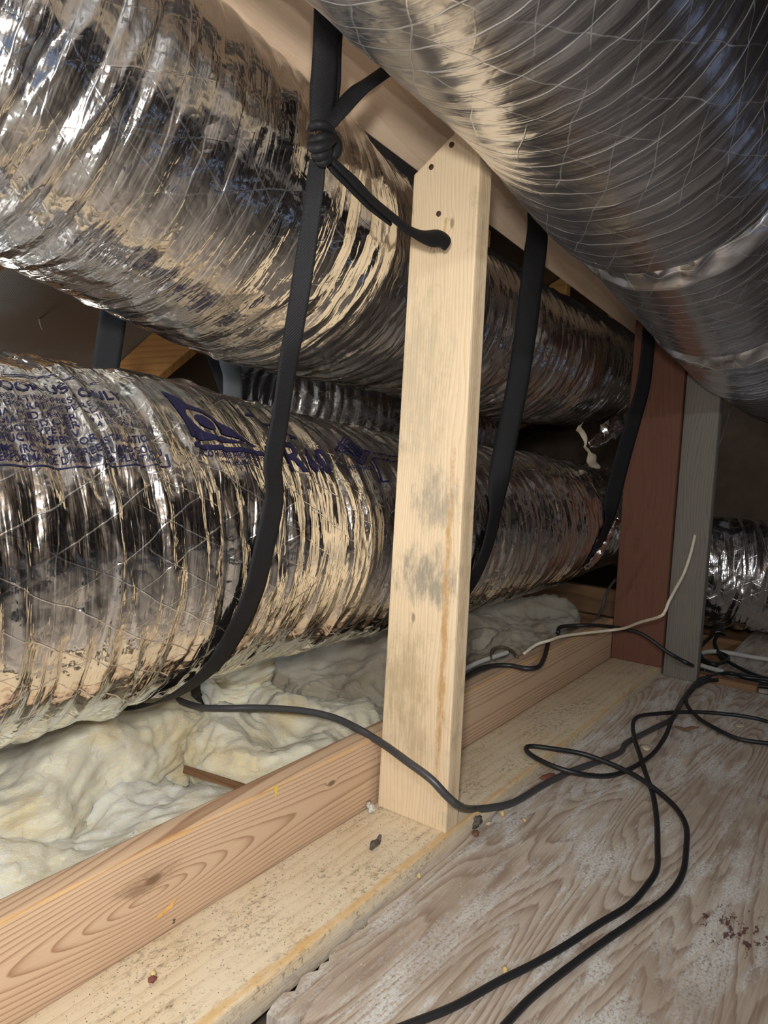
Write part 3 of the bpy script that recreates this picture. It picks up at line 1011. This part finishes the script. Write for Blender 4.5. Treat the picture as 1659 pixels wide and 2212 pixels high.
def kpt(dx, dy, depth):
    return on_y(695 + dx, 305 + dy, .590 - depth)


wraps = [[(-24, -26, -.008), (-14, -34, .008), (2, -33, .014), (14, -24, .012), (18, -14, .002), (8, -8, -.012)],
         [(-20, -8, -.006), (-14, -2, .010), (0, -6, .018), (14, -4, .016), (24, 4, .006), (22, 14, -.008)],
         [(-22, 4, -.006), (-20, 14, .010), (-6, 14, .018), (8, 8, .020), (20, -4, .016), (26, -16, .002)],
         [(-14, 26, -.004), (-10, 32, .010), (2, 30, .016), (12, 22, .014), (18, 12, .004)],
         [(26, -14, 0), (32, 4, .008), (30, 22, .010), (18, 30, .006), (8, 26, .0)],
         [(-6, 40, 0), (0, 46, .010), (8, 42, .012), (10, 32, .012), (2, 24, .010)]]
for w_ in wraps:
    tube('knot_wrap', [kpt(*q) for q in w_], [.004, .0068, .0075, .0075, .0065, .004], M_WEB, st, n=36, sides=12, flat=.8)
for k in range(7):
    b = on_y(925 + k * 6, 531 - abs(k - 3), .575); e = b + np.array([.001 * (k - 3), -.001, -.006 - .002 * (k % 3)])
    tube('frayed_thread', [b, (b + e) / 2 + (.001, 0, 0), e], .00035, M_WEB, st, n=8, sides=5)

# strap right of the foreground post
nC = np.array([-.78, -.62, .05])
s2 = [(on_y(1163, 400, .58), nC), (on_y(1163, 450, .60), nC), (on_y(1158, 530, .64), nC), (on_y(1147, 620, .667), nC), (on_y(1135, 720, .678), nC), (on_y(1118, 830, .684), nC),
      (on_y(1098, 930, .688), nC), (on_y(1080, 1020, .690), nC)]
for q in ((1062, 1110), (1045, 1180), (1018, 1245)):
    p, n = on_duct(lower, *q, .008); s2.append((p, n))
s0, th0 = lower.hit(1018, 1245)[:2]
for k in range(1, 6):
    s_, t_ = s0 - .008 * k, th0 - .30 * k
    R = float(np.interp(s_, lower.s, lower.R))
    n = math.cos(t_) * lower.ip(lower.E1, np.array(s_)) + math.sin(t_) * lower.ip(lower.E2, np.array(s_))
    s2.append((lower.ip(lower.C, np.array(s_)) + n * (R + .005), n))
o = hang('hanging_strap', None, s2, [.046, .046, .045, .044, .044], M_WEB, n=150, cup=.06)
tag(o, 'wide black webbing strap just right of the foreground post', 'strap', 'black duct hanger straps')
# strap at the red post
nX = np.array([-.7, -.7, 0])
s3 = [(on_x(x, y, 2.08), nX) for x, y in ((1402, 660), (1400, 740), (1390, 830), (1368, 910), (1345, 990), (1322, 1080))]
for q in ((1308, 1130), (1285, 1180), (1262, 1220)):
    p, n = on_duct(lower, *q, .008); s3.append((p, n))
o = hang('hanging_strap', None, s3, [.036, .040, .046, .050, .046, .036], M_WEB, n=90)
tag(o, 'black webbing strap hanging against the red-brown far post', 'strap', 'black duct hanger straps')
# straps in the gap on the left
nV = np.array([-.45, -.85, -.25])
o = hang('hanging_strap', None, [(on_y(252, 610, 1.10), nV), (on_y(245, 680, 1.10), nV), (on_y(232, 770, 1.10), nV), (on_y(220, 850, 1.09), nV)], .043, M_WEB, n=30)
tag(o, 'short black strap seen between the two left ducts beside the orange rafter', 'strap', 'black duct hanger straps')
o = hang('hanging_strap', None, [(on_y(486, 710, 1.20), nV), (on_y(492, 770, 1.20), np.array([-.6, -.8, 0])), (on_y(502, 815, 1.20), np.array([-.3, -.9, .2])), (on_y(502, 890, 1.2), nV)], [.030, .040, .043, .043], M_WEBG, n=40, cup=.08)
tag(o, 'shiny grey webbing strap in the gap between the left ducts', 'strap', 'black duct hanger straps')
o = hang('hanging_strap', None, [(on_y(440, 720, 1.24), nV), (on_y(458, 760, 1.24), nV), (on_y(480, 820, 1.24), nV), (on_y(500, 880, 1.24), nV)], .03, M_WEB, n=30)
tag(o, 'slack black strap just left of the grey strap in the gap', 'strap', 'black duct hanger straps')

# ------------------------------------------------------------------ fibreglass batts
def batt(cx, cy, cz, hx, hy, hz, rot, seed, mat, label, tilt=(0, 0), lump=.02, layers=.0, p=4.0, nu=220, nv=150, fuzz=0):
    a = np.linspace(0, 2 * math.pi, nu, endpoint=False); b = np.linspace(.001, math.pi - .001, nv)
    A, B = np.meshgrid(a, b, indexing='ij')
    d = np.stack([np.cos(B), np.sin(B) * np.cos(A), np.sin(B) * np.sin(A)], -1).reshape(-1, 3)
    r = 1 / (np.abs(d) ** p).sum(1) ** (1 / p)
    P = d * r[:, None] * np.array([hx, hy, hz])
    n = unit(d * r[:, None] / np.array([hx, hy, hz]))
    f = fbm3(P * np.array([6, 8, 9]) + seed * 3.1, seed, 3, .42)
    g = np.abs(fbm3(P * np.array([9, 9, 22]) + seed, seed + 9, 3, .5))
    h = lump * 1.3 * f - lump * .65 * g + .0022 * fbm3(P * np.array([45, 60, 120]), seed + 5, 3, .6)
    tr = pn3(P * np.array([7, 9, 14]) + seed * 1.7, seed + 31) * 3.2 + .6 * pn3(P * 30 + seed, seed + 32)
    fr = tr - np.floor(tr); sm = np.clip((fr - .78) / .22, 0, 1)
    h = h + .0065 * (np.floor(tr) + sm * sm * (3 - 2 * sm))
    if layers:
        side = 1 - np.abs(n[:, 2])
        h = h + side * layers * pn(P[:, 2] * 75 + P[:, 0] * 3, P[:, 0] * 5 + P[:, 1] * 5, seed + 3)
    P = P + n * h[:, None]
    P[:, 2] += lump * 1.3 * pn(P[:, 0] * 5 + seed, P[:, 1] * 5, seed + 7)
    cx_, sx_ = math.cos(tilt[0]), math.sin(tilt[0])
    P = P @ np.array([[1, 0, 0], [0, cx_, sx_], [0, -sx_, cx_]])
    cy_, sy_ = math.cos(tilt[1]), math.sin(tilt[1])
    P = P @ np.array([[cy_, 0, -sy_], [0, 1, 0], [sy_, 0, cy_]])
    c, s = math.cos(rot), math.sin(rot)
    P = P @ np.array([[c, s, 0], [-s, c, 0], [0, 0, 1]]) + np.array([cx, cy, cz])
    i, j = np.meshgrid(np.arange(nu), np.arange(nv - 1), indexing='ij')
    q = i * nv + j; w = ((i + 1) % nu) * nv + j
    Fq = np.stack([q, w, w + 1, q + 1], -1).reshape(-1, 4)
    o = mesh('insulation_batt', P, Fq, mat, smooth=True, label=label, cat='insulation', group='fibreglass insulation batts')
    if fuzz:
        # loose glass fibres standing off the surface
        rg = np.random.RandomState(seed); k = rg.choice(len(P), fuzz)
        nn = unit(P[k] - np.array([cx, cy, cz]) * np.array([1, 1, .2]))
        dirn = unit(rg.normal(0, 1, (fuzz, 3)) + nn * .5); L = rg.uniform(.006, .022, fuzz)[:, None]
        side = unit(np.cross(dirn, rg.normal(0, 1, (fuzz, 3)))) * .00022; bend = rg.normal(0, 1, (fuzz, 3)) * L * .3
        b0, b1, b2 = P[k] - nn * .001, P[k] + dirn * L * .5 + nn * .002, P[k] + dirn * L + bend
        V = np.stack([b0 - side, b0 + side, b1 - side, b1 + side, b2 - side * .4, b2 + side * .4], 1).reshape(-1, 3)
        q = np.arange(fuzz)[:, None] * 6
        mesh('fibre_fuzz', V, np.concatenate([q + np.array([0, 1, 3, 2]), q + np.array([2, 3, 5, 4])]), mat, o, kind='stuff')


batt(.56, .88, -.035, .24, .125, .085, .18, 3, M_BATT2, 'bright white insulation batt lying against the board on edge', (.10, 0), lump=.022, fuzz=1500)
batt(.24, .87, -.045, .10, .12, .07, -.1, 17, M_BATT2, 'pale insulation tuft at the bottom left corner by the board')
batt(.62, 1.12, .0, .30, .16, .125, .25, 5, M_BATT, 'thick layered yellow insulation batt below the left end of the printed duct', (0, -.04), lump=.022, layers=.012, p=6, fuzz=1500)
batt(.99, .93, -.03, .20, .17, .105, .45, 8, M_BATT, 'cream insulation batt directly behind the board on edge, left of the foreground post', (.15, .05), lump=.026, fuzz=1200)
batt(1.07, 1.17, .075, .075, .06, .055, -.4, 12, M_BATT, 'curled insulation scrap tucked under the duct above the cable', lump=.02)
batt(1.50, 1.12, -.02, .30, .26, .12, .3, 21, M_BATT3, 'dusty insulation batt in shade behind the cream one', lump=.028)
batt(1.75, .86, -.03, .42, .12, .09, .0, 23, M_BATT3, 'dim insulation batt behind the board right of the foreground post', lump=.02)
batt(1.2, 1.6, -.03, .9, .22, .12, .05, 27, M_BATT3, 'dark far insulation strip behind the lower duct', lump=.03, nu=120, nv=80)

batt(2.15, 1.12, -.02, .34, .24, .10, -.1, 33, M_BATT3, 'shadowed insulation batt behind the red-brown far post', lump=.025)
V, Fc = bevelled(np.array([on_z(398, 1652, .045), on_z(552, 1700, .05), on_z(548, 1718, .05), on_z(394, 1670, .045), on_z(398, 1652, .060), on_z(552, 1700, .066), on_z(548, 1718, .066), on_z(394, 1670, .060)]), [(0, 1, 2, 3), (7, 6, 5, 4), (0, 4, 5, 1), (1, 5, 6, 2), (2, 6, 7, 3), (3, 7, 4, 0)], .001, 1)
mesh('wood_lath', V, Fc, M_JOIST, label='short brown wood sliver between the white and cream insulation batts', cat='wood')

# ------------------------------------------------------------------ cables
def zpath(pts, z, z2x=None):
    return [on_z(x, y, zz) for (x, y), zz in zip(pts, np.broadcast_to(z, len(pts)))]


ZP = -.025
# grey cable from under the duct, over the board, in front of the post and onto the plywood
gp = [on_z(330, 1480, .10), on_z(380, 1510, .105), on_z(430, 1527, .11), on_z(480, 1530, .115), on_z(560, 1529, .12), on_z(650, 1535, .125), on_z(720, 1550, .124),
      on_z(778, 1577, .122), on_z(800, 1590, .118), on_x(835, 1612, .922), on_x(880, 1645, .905), on_x(930, 1682, .905), on_x(965, 1719, .915), on_x(990, 1740, .935), on_z(1015, 1748, .007), on_z(1060, 1745, -.006), on_z(1110, 1733, -.014)]
zf = lambda L, k=780, s=1.887: [(k + a / s, 1400 + b / s) for a, b in L]
gp2 = [on_z(x, y, ZP + .0055) for x, y in zf([(740, 560), (850, 505), (960, 465), (1055, 425), (1085, 385), (1200, 325), (1270, 285), (1310, 215), (1350, 165), (1400, 120), (1500, 105), (1659, 130), (1760, 150), (2300, 260)])]
tube('power_cable', gp + gp2, .0062, plain('charcoal_cable_jacket', (.055, .055, .057), .4, 0, 300, .4, .12, .5), n=260,
     label='thick charcoal cable climbing over the board and draping past the foreground post', cat='cable')
zr = .0048


def cord(name, pts, r, mat, label, z=ZP, lift=None, **kw):
    P = [on_z(x, y, z + r + (lift[i] if lift else 0)) for i, (x, y) in enumerate(pts)]
    return tube(name, P, r, mat, label=label, cat='cable', **kw)


A_ = zf([(-330, 1790), (60, 1590), (200, 1533), (380, 1460), (560, 1360), (700, 1290), (830, 1215), (960, 1130), (1090, 1050), (1160, 975), (1205, 900), (1208, 800), (1205, 700), (1190, 600), (1160, 510), (1135, 430), (1115, 370), (1108, 310), (1130, 280), (1200, 268), (1350, 260), (1500, 270), (1600, 285), (1659, 300), (1760, 330), (2300, 430)])
lift = [0.0] * len(A_)
for k in (15, 16, 17, 18): lift[k] = .010
cord('extension_cord', A_, zr, M_RUBBER, 'black cord whose loop bends right across the plywood, leftmost of the two strands', lift=lift, n=240)
B_ = zf([(260, 1900), (590, 1533), (700, 1420), (850, 1300), (1000, 1190), (1130, 1100), (1250, 1010), (1310, 920), (1325, 820), (1325, 730), (1290, 660), (1230, 600), (1150, 540), (1080, 500), (1000, 465), (900, 430), (780, 410), (695, 400), (672, 412), (700, 440), (780, 480), (880, 510), (980, 522), (1050, 512), (1120, 480), (1190, 430), (1240, 360), (1268, 290), (1300, 230), (1340, 170), (1390, 125), (1480, 112), (1660, 140), (1760, 165)])
lift = [0.0] * len(B_)
for k, l in ((11, .004), (12, .010), (13, .012), (14, .016), (15, .022), (16, .029), (17, .032), (18, .033), (19, .032), (20, .030), (21, .024), (22, .010), (25, .003), (26, .008), (27, .011)): lift[k] = l
cord('extension_cord', B_, zr, M_RUBBER, 'black cord with the pointed loop reaching left to the flat plank', lift=lift, n=320)
C_ = zf([(1420, 112), (1365, 150), (1325, 215), (1370, 280), (1450, 330), (1540, 370), (1659, 388), (1760, 395), (2300, 470)])
cord('extension_cord', C_, zr, M_RUBBER, 'short black cord curving off the right edge of the plywood', lift=[.006] * 9, n=80)
z2 = lambda L: [(1000 + a / 2.517, 1180 + b / 2.517) for a, b in L]
# far cables
def far_cord(pts, zs, r, mat, label, name='power_cable', **kw):
    P = [on_z(x, y, z) for (x, y), z in zip(z2(pts), np.broadcast_to(zs, len(pts)))]
    return tube(name, P, r, mat, label=label, cat='cable', **kw)


P = [on_y(x, y, yy) for (x, y), yy in zip(z2([(330, 585), (400, 535), (470, 512), (540, 490), (650, 474), (800, 457), (880, 445), (960, 415), (1070, 382), (1100, 350), (1120, 300), (1160, 225), (1200, 150), (1235, 50), (1262, -60)]),
                                      [.70, .69, .67, .66, .64, .60, .56, .51, .45, .44, .435, .43, .425, .42, .42])]
tube('thin_wire', P, .0036, M_WHITECAB, label='thin cream wire sagging across the two far posts', cat='cable', n=140)
far_cord([(-40, 690), (10, 668), (100, 625), (220, 585), (240, 578)], .118, .0055, M_PALECAB, 'pale grey cable end on the board just right of the foreground post')
far_cord([(-30, 740), (10, 715), (80, 670), (160, 650), (250, 648), (350, 665), (410, 655), (440, 610), (455, 560), (465, 515)], .122, .0055, M_RUBBER, 'black cable bent upward over the board right of the foreground post', n=100)
far_cord([(150, 610), (155, 590), (165, 560), (210, 548), (260, 565), (297, 602)], .12, .004, plain('brown_wire', (.12, .085, .06), .6), 'small brown hooked wire on the insulation right of the foreground post', 'thin_wire', n=60)
P = [on_z(x, y, z) for (x, y), z in zip(z2([(515, 470), (530, 440), (600, 432), (700, 430)]), [.12, .125, .125, .125])] + \
    [on_x(x, y, 2.088) for x, y in z2([(810, 438), (880, 452), (960, 472), (1030, 515), (1090, 560), (1150, 598), (1230, 640)])] + \
    [on_z(x, y, z) for (x, y), z in zip(z2([(1300, 670), (1420, 715), (1500, 745), (1659, 765), (1720, 770)]), [-.015, -.016, -.018, -.018, -.018])]
tube('power_cable', P, .0055, M_RUBBER, label='black cable running over the board end and past the red-brown post', cat='cable', n=140)
far_cord([(1150, 625), (1190, 605), (1270, 588), (1345, 572), (1450, 580), (1560, 600), (1659, 615), (1740, 630)], -.02, .007, M_PALECAB, 'pale cable crossing the far floor at the right edge', n=80)
far_cord([(1160, 610), (1200, 620), (1300, 650), (1415, 682)], -.018, .007, M_PALECAB, 'short pale cable end lying left of the tangled black cables', n=50)
far_cord([(1400, 470), (1370, 510), (1380, 560), (1420, 610), (1500, 660), (1600, 705), (1659, 720), (1740, 730)], -.018, .006, M_RUBBER, 'black cable dropping from the far duct to the floor', n=80)
far_cord([(1350, 490), (1290, 550), (1300, 605), (1360, 640), (1430, 625), (1440, 600), (1390, 575)], -.018, .006, M_RUBBER, 'black cable curl on the far floor below the glittering duct', n=80)
far_cord([(1230, 800), (1290, 735), (1360, 705), (1450, 690), (1540, 712), (1659, 725), (1740, 735)], -.014, .006, M_RUBBER, 'upper black cable of the far tangle at right', n=80)
far_cord([(1270, 760), (1340, 730), (1440, 730), (1540, 745), (1659, 752), (1740, 752)], -.018, .006, M_RUBBER, 'lower black cable of the far tangle at right', n=80)
P = [on_y(x, y, .80) for x, y in z2([(715, 410), (735, 380), (760, 330), (775, 270), (800, 220), (830, 180)])]
tube('thin_wire', P, .005, M_GREYCAB, label='grey wire rising behind the red-brown far post', cat='cable', n=50)
P = [on_x(x, y, 2.6) for x, y in ((1505, 1060), (1530, 1020), (1550, 970), (1568, 920), (1580, 870), (1590, 820))]
tube('thin_wire', P, .0022, M_GREYCAB, label='fine grey wire hanging in the dark beside the grey post', cat='cable', n=50)

# hanging scraps of foil and paper
def scrap(name, pts, width, mat, label, seed, nrm=(-.7, -.6, 0), cat='scrap'):
    o = ribbon(name, pts, width, np.array(nrm, float), mat, None, thick=.0012, n=40, cup=.25)
    co = np.zeros(len(o.data.vertices) * 3, np.float32); o.data.vertices.foreach_get('co', co); co = co.reshape(-1, 3)
    co += np.stack([pn(co[:, 0] * 35 + seed, co[:, 2] * 35, seed), pn(co[:, 0] * 35 + 7, co[:, 2] * 35, seed + 1), pn(co[:, 1] * 35, co[:, 2] * 35 + 3, seed + 2)], 1).astype(np.float32) * .008
    o.data.vertices.foreach_set('co', co.ravel())
    return tag(o, label, cat)


scrap('foil_scrap', [on_x(1541, 870, 2.5), on_x(1543, 905, 2.5), on_x(1550, 925, 2.5), on_x(1530, 945, 2.5), on_x(1515, 962, 2.5)], [.012, .022, .03, .02, .006], M_FOIL_D, 'torn foil scrap hanging in the dark right of the grey post', 3)
scrap('paper_strip', [on_y(1252, 915, .78), on_y(1258, 940, .78), on_y(1264, 965, .78), on_y(1276, 990, .78), on_y(1290, 1008, .78)], [.016, .012, .010, .026, .020], M_PALE, 'twisted cream strip hanging below the upper duct by the far post', 5)
scrap('foil_scrap', [on_y(1352, 905, .74), on_y(1325, 925, .74), on_y(1300, 945, .76), on_y(1275, 962, .77)], [.06, .075, .06, .02], M_FOIL_A, 'loose foil flap below the upper duct near the red-brown post', 8, (-.5, -.8, -.3))
scrap('foil_scrap', [on_y(1335, 1120, .70), on_y(1310, 1170, .71), on_y(1285, 1205, .715), on_y(1262, 1228, .72)], [.02, .03, .028, .012], M_FOIL_B, 'crumpled foil fold at the strap end beside the red-brown post', 9, (-.5, -.8, -.1))
scrap('foil_scrap', [on_z(1540, 1345, .0), on_z(1550, 1358, -.01), on_z(1556, 1372, -.018)], [.03, .045, .05], M_FOIL_D, 'small foil scrap on the floor below the glittering duct', 14, (-.3, -.3, .9))

# ------------------------------------------------------------------ debris
def pebble(name, px, py, z, sx, sy, sz, rot, mat, label, seed, cat='debris', rough_=.35, group=None):
    c = on_z(px, py, z)
    bm = bmesh.new(); bmesh.ops.create_icosphere(bm, subdivisions=3, radius=1)
    d = np.array([v.co[:] for v in bm.verts]); Fc = [[v.index for v in f.verts] for f in bm.faces]; bm.free()
    P = d * (1 + rough_ * fbm3(d * 1.6 + seed, seed, 3, .6))[:, None] * np.array([sx, sy, sz])
    c_, s_ = math.cos(rot), math.sin(rot)
    P = P @ np.array([[c_, s_, 0], [-s_, c_, 0], [0, 0, 1]])
    P += c + np.array([0, 0, -P[:, 2].min()])
    mesh(name, P, Fc, mat, smooth=False, label=label, cat=cat, group=group)


pebble('wood_chip', 1184, 1681, ZP, .022, .008, .0035, -.35, M_RUST, 'red-brown wood chip half under the charcoal cable', 1)
pebble('foam_crumb', 1085, 1766, ZP, .005, .004, .0055, .2, M_CRUMB, 'larger yellow foam crumb just below the charcoal cable bend', 2)
pebble('foam_crumb', 1133, 1775, ZP, .0045, .003, .003, .9, M_CRUMB, 'small ochre crumb right of the larger yellow crumb', 3)
pebble('foam_crumb', 904, 1899, ZP, .003, .003, .004, .1, M_CRUMB, 'tiny yellow crumb on the plywood edge below the post', 4)
pebble('foam_crumb', 1091, 2100, ZP, .006, .0035, .003, .5, M_CRUMB, 'yellow crumb beside the lower strand of black cord', 5)
pebble('insulation_tuft', 800, 1752, 0, .014, .006, .005, .9, M_BATT2, 'white insulation tuft at the left foot of the foreground post', 6, rough_=.8)
pebble('lint_clump', 1028, 1788, ZP, .010, .008, .010, .2, M_LINT, 'dark fuzzy lint clump right of the foreground post foot', 7, rough_=.9)
pebble('pale_chip', 1056, 1781, ZP, .007, .003, .002, -.3, M_PALE, 'pale sliver beside the dark lint clump', 8)
pebble('pale_chip', 1394, 1618, ZP, .014, .011, .003, .4, M_PALE, 'cream chip between the crossing black cords', 9)
pebble('pale_chip', 1597, 1568, ZP, .017, .009, .002, -.2, M_PALE, 'pale round chip near the right edge of the plywood', 10)
pebble('bark_piece', 1027, 1806, ZP, .007, .006, .004, .3, M_BARK, 'dark bark bit below the lint clump', 11)
pebble('bark_piece', 375, 1992, 0, .007, .004, .004, .6, M_LINT, 'dark crumb at the base of the board on edge', 12, rough_=.8)
pebble('foam_crumb', 331, 2110, 0, .004, .003, .003, .6, M_CRUMB, 'yellow crumb on the plank at the lower left', 13)
pebble('bark_piece', 329, 2121, 0, .005, .004, .003, .2, M_RUST, 'red-brown bit beside the yellow crumb on the plank', 14)
# curled bark strips
def curl(px, py, z, label, r, mat, rot, seed):
    c = on_z(px, py, z)
    P = []
    for k in range(9):
        a = -.3 + k * .42
        P.append(c + np.array([math.cos(rot) * (k - 4) * r * .42, math.sin(rot) * (k - 4) * r * .42, .002 + abs(math.sin(a + seed)) * r * .5]))
    o = ribbon('bark_curl', P, [r * .3, r * .9, r * .8, r * .3], np.array([.2, -.3, 1]), mat, None, thick=.001, n=40, cup=.3)
    tag(o, label, 'debris')


curl(811, 1829, 0, 'curled dark bark strip on the flat plank left of the post foot', .013, M_LINT, .3, 1)
curl(1482, 1580, ZP, 'curled dark leaf scrap on the plywood inside the right cord loop', .016, M_BARK, -.9, 2)

# fine sawdust and grit nobody could count
rng = np.random.RandomState(8)
def grit(name, n, xr, yfun, z, mat, label, sz=(.0004, .0012)):
    xs = xr[0] + (xr[1] - xr[0]) * rng.rand(n); V = []; Fc = []
    for x in xs:
        y = yfun(x); s = rng.uniform(*sz); k = len(V); a = rng.rand() * 6.28
        for q in range(3):
            V.append((x + math.cos(a + q * 2.1) * s * rng.uniform(.6, 1.8), y + math.sin(a + q * 2.1) * s * rng.uniform(.6, 1.4), z))
        V.append((x, y, z + s * 1.1))
        Fc += [(k, k + 1, k + 3), (k + 1, k + 2, k + 3), (k + 2, k, k + 3)]
    return mesh(name, V, Fc, mat, label=label, cat='sawdust', kind='stuff')


grit('sawdust', 700, (.42, 1.9), lambda x: .548 + .13 * rng.rand() ** .8, 0, M_CRUMB, 'fine yellow sawdust scattered along the flat plank')
grit('grit', 600, (.6, 1.9), lambda x: .54 - abs(rng.normal(0, .12)), ZP, M_PALE, 'pale grit scattered on the plywood sheet', (.0005, .0016))
grit('dirt_specks', 1300, (.36, 1.7), lambda x: .548 + .13 * rng.rand(), 0, M_LINT, 'dark dirt specks on the flat plank', (.0003, .0009))

for o in bpy.data.objects:
    if '_w' in o: del o['_w']
